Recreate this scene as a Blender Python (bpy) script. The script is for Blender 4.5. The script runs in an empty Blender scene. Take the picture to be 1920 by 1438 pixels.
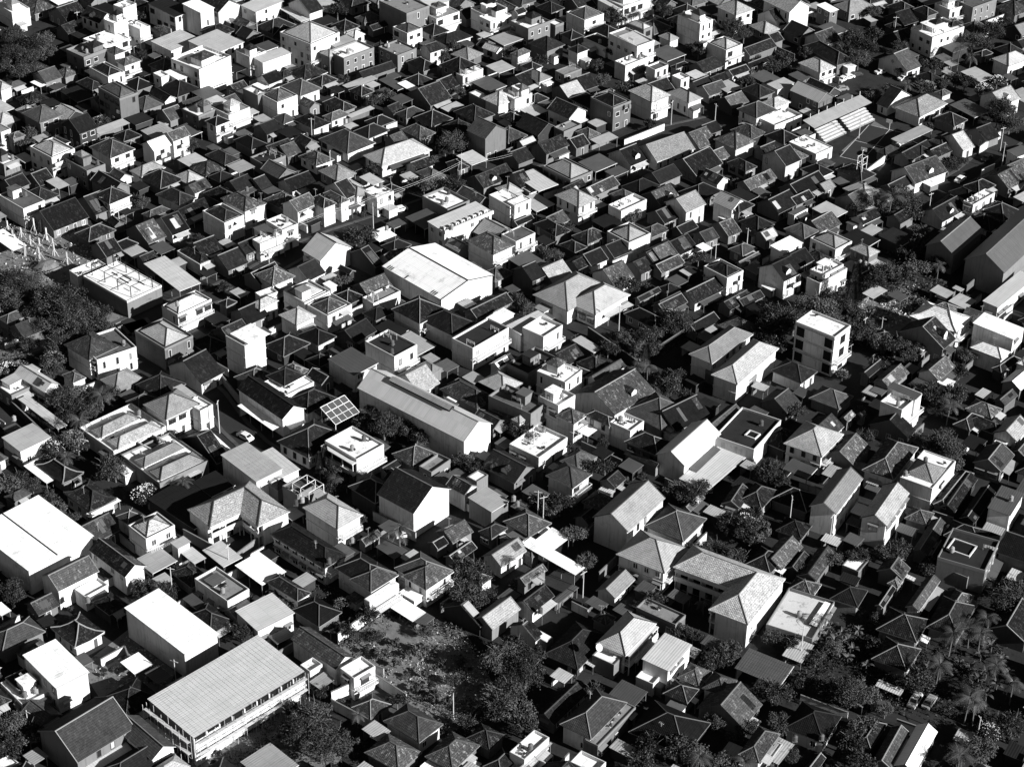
import bpy, math, random
from mathutils import Vector, Matrix
random.seed(7)
S = bpy.context.scene
COL = S.collection

# ---------------------------------------------------------------- camera
PITCH, FOC, ROLL, CAMH = math.radians(33.0), 4000.0, math.radians(1.0), 280.0   # FOC in pixels of a 1920 wide picture
cd = bpy.data.cameras.new('camera'); cam = bpy.data.objects.new('camera', cd); COL.objects.link(cam)
cam.location = (0, 0, CAMH)
cam.rotation_mode = 'XYZ'
_R = Matrix.Rotation(math.pi/2 - PITCH, 4, 'X') @ Matrix.Rotation(ROLL, 4, 'Z')
cam.rotation_euler = _R.to_euler()
cd.sensor_width = 36.0; cd.lens = FOC/1920*36.0
cd.clip_start = 1.0; cd.clip_end = 6000.0
S.camera = cam

# ---------------------------------------------------------------- light
SUN_EL, SUN_AZ = math.radians(24.5), math.radians(-31)     # azimuth counted from +X
w = bpy.data.worlds.new("World"); S.world = w; w.use_nodes = True
nt = w.node_tree; nt.nodes.clear()
sky = nt.nodes.new('ShaderNodeTexSky'); sky.sky_type = 'NISHITA'; sky.sun_disc = False; sky.air_density = 0.4; sky.dust_density = 0.1
sky.sun_elevation = SUN_EL; sky.sun_rotation = math.pi/2 - SUN_AZ
bw = nt.nodes.new('ShaderNodeRGBToBW'); bg = nt.nodes.new('ShaderNodeBackground'); wo = nt.nodes.new('ShaderNodeOutputWorld')
bg.inputs['Strength'].default_value = 0.05
nt.links.new(sky.outputs[0], bw.inputs[0]); nt.links.new(bw.outputs[0], bg.inputs[0]); nt.links.new(bg.outputs[0], wo.inputs[0])
sl = bpy.data.lights.new('sun', 'SUN'); sl.energy = 5.0; sl.angle = math.radians(0.5); sl.color = (1, 1, 1)
so = bpy.data.objects.new('sun', sl); COL.objects.link(so)
_sd = Vector((math.cos(SUN_EL)*math.cos(SUN_AZ), math.cos(SUN_EL)*math.sin(SUN_AZ), math.sin(SUN_EL)))
so.rotation_euler = _sd.to_track_quat('Z', 'Y').to_euler(); so.location = _sd*500
vs = S.view_settings; vs.view_transform = 'Standard'; vs.look = 'None'; vs.exposure = 1.0; vs.gamma = 1.0; vs.use_curve_mapping = False

# ---------------------------------------------------------------- photo <-> ground
_M = _R.to_3x3()
def at(px, py, z=0.0):
    d = _M @ Vector(((px-960)/FOC, -(py-719)/FOC, -1.0))
    t = (z-CAMH)/d.z
    return Vector((d.x*t, d.y*t, z))
def proj(p):
    q = _M.transposed() @ (Vector(p)-Vector((0, 0, CAMH)))
    return (960+FOC*q.x/-q.z, 719-FOC*q.y/-q.z)

# ---------------------------------------------------------------- materials (all grey: the photograph is monochrome)
MATS = {}
def N(nt, t, **k):
    n = nt.nodes.new(t)
    for a, b in k.items(): setattr(n, a, b)
    return n
def mat(name, val, rough=0.85, var=0.25, scale=1.0, fine=0.0, streak=0.0, stain=0.0, rows=0.0, ribs=0.0, objvar=0.0, spec=0.3, metal=0.0, speck=0.0, seam=0.0, coord='UV', tvar=0.34):
    m = bpy.data.materials.new(name); m.use_nodes = True; nt = m.node_tree; L = nt.links
    b = nt.nodes['Principled BSDF']
    b.inputs['Roughness'].default_value = rough; b.inputs['Specular IOR Level'].default_value = spec if rough < 0.6 and val > 0.015 and 'leaf' not in name else (spec if rough < .3 else spec*0.15); b.inputs['Metallic'].default_value = metal
    tc = N(nt, 'ShaderNodeTexCoord'); src = tc.outputs['UV'] if coord == 'UV' else tc.outputs['Object']
    oi = N(nt, 'ShaderNodeObjectInfo')
    addv = N(nt, 'ShaderNodeVectorMath', operation='MULTIPLY_ADD'); L.new(oi.outputs['Random'], addv.inputs[0]); addv.inputs[1].default_value = (53, 37, 71); L.new(src, addv.inputs[2])
    P = addv.outputs[0]
    def math_(op, a, b_=None, c=None):
        n = N(nt, 'ShaderNodeMath', operation=op)
        for i, x in enumerate((a, b_, c)):
            if x is None: continue
            if isinstance(x, (int, float)): n.inputs[i].default_value = x
            else: L.new(x, n.inputs[i])
        return n.outputs[0]
    def noise(sc, det=4, vec=P, rough_=0.6):
        n = N(nt, 'ShaderNodeTexNoise'); n.inputs['Scale'].default_value = sc; n.inputs['Detail'].default_value = det; n.inputs['Roughness'].default_value = rough_
        L.new(vec, n.inputs['Vector']); return n.outputs['Fac']
    f = math_('MULTIPLY_ADD', noise(0.35*scale, 5), var*2, 1-var)
    if fine:
        f = math_('MULTIPLY', f, math_('MULTIPLY_ADD', noise(4.5*scale, 3), fine*2, 1-fine))
    if streak:
        mp = N(nt, 'ShaderNodeMapping'); mp.inputs['Scale'].default_value = (2.2, 0.16, 1); L.new(P, mp.inputs['Vector'])
        s = noise(1.0, 4, mp.outputs[0]); s = math_('MULTIPLY', math_('SUBTRACT', s, 0.5), 3.2); s.node.use_clamp = True
        f = math_('MULTIPLY', f, math_('SUBTRACT', 1.0, math_('MULTIPLY', s, streak)))
    if stain:
        s = noise(0.55*scale, 8, P, 0.75); s = math_('MULTIPLY', math_('SUBTRACT', s, 0.54), 9.0); s.node.use_clamp = True
        f = math_('MULTIPLY', f, math_('SUBTRACT', 1.0, math_('MULTIPLY', s, stain)))
    if speck:
        mp = N(nt, 'ShaderNodeMapping'); mp.inputs['Scale'].default_value = (1.0, 0.5, 1); L.new(P, mp.inputs['Vector'])
        s = noise(1.5, 6, mp.outputs[0], 0.8); s = math_('MULTIPLY', math_('SUBTRACT', s, 0.53), 9.0); s.node.use_clamp = True
        am = math_('FRACT', math_('MULTIPLY', oi.outputs['Random'], 7.31))
        f = math_('MULTIPLY', f, math_('MULTIPLY_ADD', math_('MULTIPLY', s, am), speck*2.6, 0.92))
        n2 = noise(3.2, 3); n2 = math_('MULTIPLY', math_('SUBTRACT', n2, 0.5), 3.5)
        f = math_('MULTIPLY', f, math_('MAXIMUM', math_('MULTIPLY_ADD', math_('MULTIPLY', n2, am), 0.8, 1.0), 0.3))
    h = None
    if rows or ribs or seam:
        sx = N(nt, 'ShaderNodeSeparateXYZ'); L.new(src, sx.inputs[0])
    if rows:
        a = math_('FRACT', math_('MULTIPLY', sx.outputs[1], 1/rows))
        c = math_('ABSOLUTE', math_('SUBTRACT', math_('FRACT', math_('MULTIPLY', sx.outputs[0], 1/(rows*0.8))), 0.5))
        h = math_('ADD', math_('MULTIPLY', a, -0.6), c)
        edge = math_('LESS_THAN', a, 0.22)
        f = math_('MULTIPLY', f, math_('MULTIPLY_ADD', edge, -0.38, 1.08))
        # each tile a slightly different tone
        vr = N(nt, 'ShaderNodeTexWhiteNoise', noise_dimensions='3D')
        fl = N(nt, 'ShaderNodeVectorMath', operation='FLOOR'); sc = N(nt, 'ShaderNodeVectorMath', operation='SCALE'); sc.inputs['Scale'].default_value = 1/(rows*1.1)
        L.new(src, sc.inputs[0]); L.new(sc.outputs[0], fl.inputs[0]); L.new(fl.outputs[0], vr.inputs[0])
        f = math_('MULTIPLY', f, math_('MULTIPLY_ADD', vr.outputs['Value'], tvar, 1-tvar/2))
    if ribs:
        a = math_('ABSOLUTE', math_('SUBTRACT', math_('FRACT', math_('MULTIPLY', sx.outputs[0], 1/ribs)), 0.5))
        h = a
        e = math_('GREATER_THAN', a, 0.40)
        f = math_('MULTIPLY', f, math_('MULTIPLY_ADD', e, -0.16, 1.02))
    if seam:
        a = math_('FRACT', math_('MULTIPLY', sx.outputs[1], 1/seam)); e = math_('LESS_THAN', a, 0.02)
        f = math_('MULTIPLY', f, math_('MULTIPLY_ADD', e, -0.3, 1.0))
        vr = N(nt, 'ShaderNodeTexWhiteNoise', noise_dimensions='3D')
        cx = N(nt, 'ShaderNodeCombineXYZ'); L.new(math_('FLOOR', math_('MULTIPLY', sx.outputs[0], 1/0.9)), cx.inputs[0]); L.new(math_('FLOOR', math_('MULTIPLY', sx.outputs[1], 1/seam)), cx.inputs[1]); L.new(oi.outputs['Random'], cx.inputs[2])
        L.new(cx.outputs[0], vr.inputs[0]); f = math_('MULTIPLY', f, math_('MULTIPLY_ADD', vr.outputs['Value'], 0.12, 0.94))
    if objvar: f = math_('MULTIPLY', f, math_('MULTIPLY_ADD', oi.outputs['Random'], objvar*2, 1-objvar))
    v = math_('MINIMUM', math_('MULTIPLY', f, val), 0.86)
    cc = N(nt, 'ShaderNodeCombineColor')
    for i in range(3): L.new(v, cc.inputs[i])
    L.new(cc.outputs[0], b.inputs['Base Color'])
    bn = noise(9*scale, 3)
    hh = bn if h is None else math_('MULTIPLY_ADD', h, 2.5, math_('MULTIPLY', bn, 0.5))
    bu = N(nt, 'ShaderNodeBump'); bu.inputs['Strength'].default_value = 0.55 if h is not None else 0.3; bu.inputs['Distance'].default_value = 0.05
    L.new(hh, bu.inputs['Height']); L.new(bu.outputs[0], b.inputs['Normal'])
    MATS[name] = m; return m
for t, v, sp in (('D', 0.013, 2.0), ('M', 0.055, 1.5), ('G', 0.28, 0.2)):
    mat('roof_tiles_'+t, v, 0.8, 0.32, 0.8, 0.3, rows=0.45, objvar=0.42, speck=sp, stain=0.35 if t != 'G' else 0.2, tvar=0.34 if t != 'G' else 0.12)
    mat('sheet_metal_'+t, v*1.15, 0.55, 0.25, 0.6, 0.1, rows=0, ribs=0.5, objvar=0.25, streak=0.25, seam=2.4, spec=0.4)
mat('roof_tiles_W', 0.70, 0.8, 0.12, 0.8, 0.1, rows=0.45); mat('roof_tiles_B', 0.45, 0.8, 0.15, 0.8, 0.15, rows=0.45, stain=0.15)
mat('sheet_metal_B', 0.42, 0.5, 0.12, 0.5, 0.06, ribs=0.55, objvar=0.12, streak=0.2, seam=3.0, spec=0.4)
mat('sheet_metal_W', 0.86, 0.5, 0.06, 0.5, 0.04, ribs=0.6, objvar=0.04, streak=0.25, stain=0.32, seam=3.0, spec=0.4)
mat('slab_W', 0.74, 0.9, 0.12, 1.0, 0.15, stain=0.5); mat('slab_B', 0.5, 0.9, 0.15, 1.0, 0.2, stain=0.5)
mat('slab_G', 0.2, 0.9, 0.25, 1.0, 0.3, stain=0.55); mat('slab_M', 0.09, 0.9, 0.3, 1.0, 0.3, stain=0.5); mat('slab_D', 0.025, 0.9, 0.3, 1.0, 0.3, stain=0.4)
mat('wall_w', 0.58, 0.85, 0.12, 1.0, 0.06, streak=0.5, objvar=0.16, stain=0.28); mat('wall_g', 0.14, 0.9, 0.15, 1.0, 0.12, streak=0.35, objvar=0.25, stain=0.15); mat('wall_d', 0.04, 0.9, 0.2, 1.0, 0.2, streak=0.3, objvar=0.3)
mat('trim_white', 0.52, 0.7, 0.12, streak=0.2); mat('trim_grey', 0.16, 0.8, 0.15); mat('mortar_ridge', 0.15, 0.9, 0.3, 1, 0.3, objvar=0.85)
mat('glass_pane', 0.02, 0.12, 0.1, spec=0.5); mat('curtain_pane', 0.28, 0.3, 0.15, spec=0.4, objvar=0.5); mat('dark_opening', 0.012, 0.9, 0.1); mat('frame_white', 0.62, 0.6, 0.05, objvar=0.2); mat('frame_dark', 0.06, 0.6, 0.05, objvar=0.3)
mat('soil', 0.028, 0.95, 0.5, 0.6, 0.5, stain=0.4, coord='O'); mat('asphalt', 0.028, 0.9, 0.25, 0.3, 0.2, coord='O'); mat('pavement_concrete', 0.07, 0.9, 0.3, 0.5, 0.3, stain=0.3, coord='O')
mat('rubble', 0.5, 0.95, 0.4, 1, 0.4, coord='O'); mat('bare_earth', 0.15, 0.95, 0.5, 1.2, 0.5, stain=0.7, coord='O')
mat('leaf_a', 0.024, 0.6, 0.4, 1.0, 0.4, spec=0.3, objvar=0.35, coord='O'); mat('leaf_b', 0.07, 0.6, 0.4, 1.0, 0.4, spec=0.3, objvar=0.3, coord='O'); mat('leaf_palm', 0.07, 0.35, 0.3, 1.0, 0.3, spec=0.7, objvar=0.3, coord='O')
mat('bark', 0.11, 0.9, 0.3, coord='O'); mat('blossom', 0.6, 0.7, 0.2, coord='O')
mat('timber', 0.42, 0.8, 0.2, objvar=0.2, coord='O'); mat('steel_dark', 0.02, 0.6, 0.2, coord='O'); mat('pole_concrete', 0.42, 0.9, 0.2, coord='O'); mat('tank_plastic', 0.16, 0.4, 0.1, objvar=0.8, coord='O', spec=0.5); mat('tank_pale', 0.6, 0.35, 0.1, objvar=0.2, coord='O', spec=0.5)
mat('car_paint', 0.22, 0.25, 0.02, objvar=0.9, coord='O', spec=0.6); mat('car_white', 0.7, 0.25, 0.02, coord='O', spec=0.6); mat('tyre_rubber', 0.02, 0.8, 0.1, coord='O')
mat('court_green', 0.035, 0.85, 0.25, 0.5, 0.2, coord='O'); mat('court_outer', 0.13, 0.85, 0.3, 0.5, 0.2, coord='O', stain=0.3); mat('line_paint', 0.55, 0.8, 0.1, coord='O'); mat('solar_cell', 0.07, 0.25, 0.1, spec=0.5, coord='O')
mat('cloth_white', 0.7, 0.9, 0.1, coord='O', objvar=0.3)

# ---------------------------------------------------------------- mesh helpers
class MB:
    def __init__(s): s.v = []; s.f = []; s.m = []; s.mats = []
    def mi(s, name):
        if name not in s.mats: s.mats.append(name)
        return s.mats.index(name)
    def poly(s, pts, m):
        n = len(s.v); s.v += [tuple(p) for p in pts]; s.f.append(tuple(range(n, n+len(pts)))); s.m.append(s.mi(m))
    def box(s, x0, x1, y0, y1, z0, z1, m, top=None):
        n = len(s.v); s.v += [(x0,y0,z0),(x1,y0,z0),(x1,y1,z0),(x0,y1,z0),(x0,y0,z1),(x1,y0,z1),(x1,y1,z1),(x0,y1,z1)]
        k = s.mi(m); kt = s.mi(top) if top else k
        s.f += [(n+3,n+2,n+1,n),(n+4,n+5,n+6,n+7),(n,n+1,n+5,n+4),(n+1,n+2,n+6,n+5),(n+2,n+3,n+7,n+6),(n+3,n,n+4,n+7)]; s.m += [k,kt,k,k,k,k]
    def bar(s, a, b, r, m, sides=4, r2=None):
        a = Vector(a); b = Vector(b); d = b-a
        if d.length < 1e-6: return
        d.normalize(); up = Vector((0,0,1)) if abs(d.z) < 0.95 else Vector((1,0,0))
        e = d.cross(up).normalized(); g = e.cross(d); r2 = r if r2 is None else r2
        n = len(s.v)
        for c, rr in ((a, r), (b, r2)):
            for i in range(sides):
                t = 2*math.pi*(i+0.5)/sides; p = c+e*math.cos(t)*rr+g*math.sin(t)*rr; s.v.append(tuple(p))
        k = s.mi(m)
        for i in range(sides):
            j = (i+1) % sides; s.f.append((n+i, n+sides+i, n+sides+j, n+j)); s.m.append(k)
        s.f.append(tuple(n+i for i in range(sides))); s.f.append(tuple(n+sides+i for i in reversed(range(sides)))); s.m += [k, k]
    def ring(s, a, b, t, z0, z1, m, o=0.03):
        # closed rectangular ring, outer half sizes a+o, b+o, inner a-t, b-t
        O = [(a+o)*x for x in (-1,1,1,-1)]; OY = [(b+o)*y for y in (-1,-1,1,1)]; I = [(a-t)*x for x in (-1,1,1,-1)]; IY = [(b-t)*y for y in (-1,-1,1,1)]
        n = len(s.v); k = s.mi(m)
        for z in (z0, z1):
            s.v += [(O[i],OY[i],z) for i in range(4)]+[(I[i],IY[i],z) for i in range(4)]
        for i in range(4):
            j = (i+1) % 4
            s.f += [(n+i,n+j,n+8+j,n+8+i),(n+4+j,n+4+i,n+12+i,n+12+j),(n+8+i,n+8+j,n+12+j,n+12+i),(n+i,n+4+i,n+4+j,n+j)]; s.m += [k]*4
    def mesh(s, name):
        me = bpy.data.meshes.new(name); me.from_pydata(s.v, [], s.f)
        for mn in s.mats: me.materials.append(MATS[mn])
        me.polygons.foreach_set('material_index', s.m)
        uv = me.uv_layers.new(name='UVMap'); data = []
        for p in me.polygons:
            nn = p.normal
            if abs(nn.z) > 0.985: e = Vector((1,0,0)); u = Vector((0,1,0))
            else:
                e = Vector((-nn.y, nn.x, 0)).normalized(); u = nn.cross(e)
            for vi in p.vertices:
                c = me.vertices[vi].co; data += [c.dot(e), c.dot(u)]
        uv.data.foreach_set('uv', data)
        me.update(); return me
    def build(s, name, parent=None, loc=None, rz=None):
        o = bpy.data.objects.new(name, s.mesh(name)); COL.objects.link(o)
        if parent is not None: o.parent = parent
        if loc is not None: o.location = loc
        if rz is not None: o.rotation_euler = (0, 0, rz)
        return o
def empty(name, loc, rz=0.0):
    o = bpy.data.objects.new(name, None); COL.objects.link(o); o.location = loc; o.rotation_euler = (0, 0, rz); o.empty_display_size = 0.5; return o
def place(name, me, parent=None, loc=(0,0,0), rz=0.0, sc=1.0):
    o = bpy.data.objects.new(name, me); COL.objects.link(o); o.parent = parent; o.location = loc; o.rotation_euler = (0,0,rz)
    o.scale = (sc,)*3 if isinstance(sc, (int, float)) else sc; return o
QUEUE = []      # things whose label is worked out at the end, from what stands beside them
def want(o, noun, cat, group=None, label=None, z=1.5):
    o['category'] = cat
    if group: o['group'] = group
    if label: o['label'] = label
    else: QUEUE.append((o, noun, z))
def setting(o): o['kind'] = 'structure'; return o

# ---------------------------------------------------------------- ground
gb = MB(); gb.poly([(-900,150,0),(900,150,0),(900,1900,0),(-900,1900,0)], 'soil'); setting(gb.build('ground'))
RECTS = []      # occupied ground rectangles: cx, cy, ux, uy, half u, half v
def strip(name, pts, width, m, z, h=0.0, off=0.0, reserve=True):
    P = [at(x, y) for x, y in pts]; b = MB(); Ls = []; Rs = []
    for i, p in enumerate(P):
        d = (P[min(i+1, len(P)-1)]-P[max(i-1, 0)]).normalized(); nrm = Vector((-d.y, d.x, 0))
        c = p+nrm*off; Ls.append(c+nrm*width/2); Rs.append(c-nrm*width/2)
    for i in range(len(P)-1):
        zz = Vector((0,0,z))
        b.poly([Rs[i]+zz, Rs[i+1]+zz, Ls[i+1]+zz, Ls[i]+zz], m)
        if h:
            for A in (Ls, Rs):
                q = [A[i]+zz, A[i+1]+zz, A[i+1], A[i]]
                b.poly(q if A is Ls else q[::-1], m)
        if reserve:
            c = (P[i]+P[i+1])/2; d = P[i+1]-P[i]; l = d.length; d.normalize(); RECTS.append((c.x, c.y, d.x, d.y, l/2, width/2+0.3))
    return setting(b.build(name))
ROADS = [
 ('street', 6.5, [(-60,712),(60,682),(185,637),(300,585),(400,553),(480,515),(560,470),(630,443),(730,410),(800,385),(880,350),(960,335),(1040,318),(1130,285),(1240,250),(1340,228)]),
 ('street', 6.0, [(2000,190),(1920,243),(1866,283),(1816,325),(1766,355),(1700,400)]),
 ('lane', 4.5, [(1395,550),(1330,600),(1270,645),(1205,697)]),
 ('lane', 4.0, [(1205,697),(1150,655),(1090,620)]),
 ('street', 5.5, [(250,603),(300,660),(345,695),(400,745),(440,800),(480,838),(530,870)]),
 ('alley', 3.0, [(-20,728),(40,775),(90,815),(120,845)]),
 ('alley', 3.0, [(120,845),(190,900),(240,940),(290,985),(350,1040)]),
 ('alley', 3.0, [(590,262),(640,292),(700,328),(740,350)]),
 ('lane', 4.5, [(1560,1300),(1640,1330),(1700,1345),(1800,1365),(1960,1400)]),
 ('lane', 4.0, [(1115,1045),(1060,1120),(1010,1200)]),
 ('lane', 4.0, [(1740,840),(1790,765),(1850,690),(1900,620)]),
 ('lane', 4.0, [(1570,740),(1610,690),(1650,640)]),
 ('alley', 3.0, [(830,960),(880,1010),(950,1040)]),
]
for nm, wd, pts in ROADS:
    strip(nm if nm != 'street' else 'road', pts, wd, 'asphalt', 0.012 if nm == 'street' else 0.008)
    if nm == 'street':
        for sgn in (-1, 1): strip('pavement', pts, 1.0, 'pavement_concrete', 0.12, 0.12, off=sgn*(wd/2+0.5), reserve=False)
def patch(name, pts, m, z):
    b = MB(); P = [at(x, y)+Vector((0,0,z)) for x, y in pts]
    b.poly(P[::-1], m)
    o = b.build(name)
    if o.data.polygons[0].normal.z < 0: o.data.flip_normals()
    return setting(o)
patch('bare_plot', [(630,1215),(720,1150),(870,1185),(930,1290),(850,1375),(700,1300)], 'bare_earth', 0.004)
patch('bare_yard', [(150,1250),(240,1180),(330,1260),(290,1330),(200,1330)], 'bare_earth', 0.004)
patch('building_plot', [(-20,440),(130,400),(260,480),(140,560),(20,560),(-20,520)], 'bare_earth', 0.004)
patch('dirt_track', [(-40,560),(60,480),(160,500),(250,610),(60,690),(-40,690)], 'bare_earth', 0.003)
patch('weedy_corner', [(330,1440),(520,1330),(660,1380),(620,1460),(300,1480)], 'bare_earth', 0.004)
patch('paved_yard', [(622,1328),(700,1278),(765,1322),(720,1385)], 'pavement_concrete', 0.006)
patch('bare_yard', [(1590,560),(1700,540),(1720,620),(1620,640)], 'bare_earth', 0.004)
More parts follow.
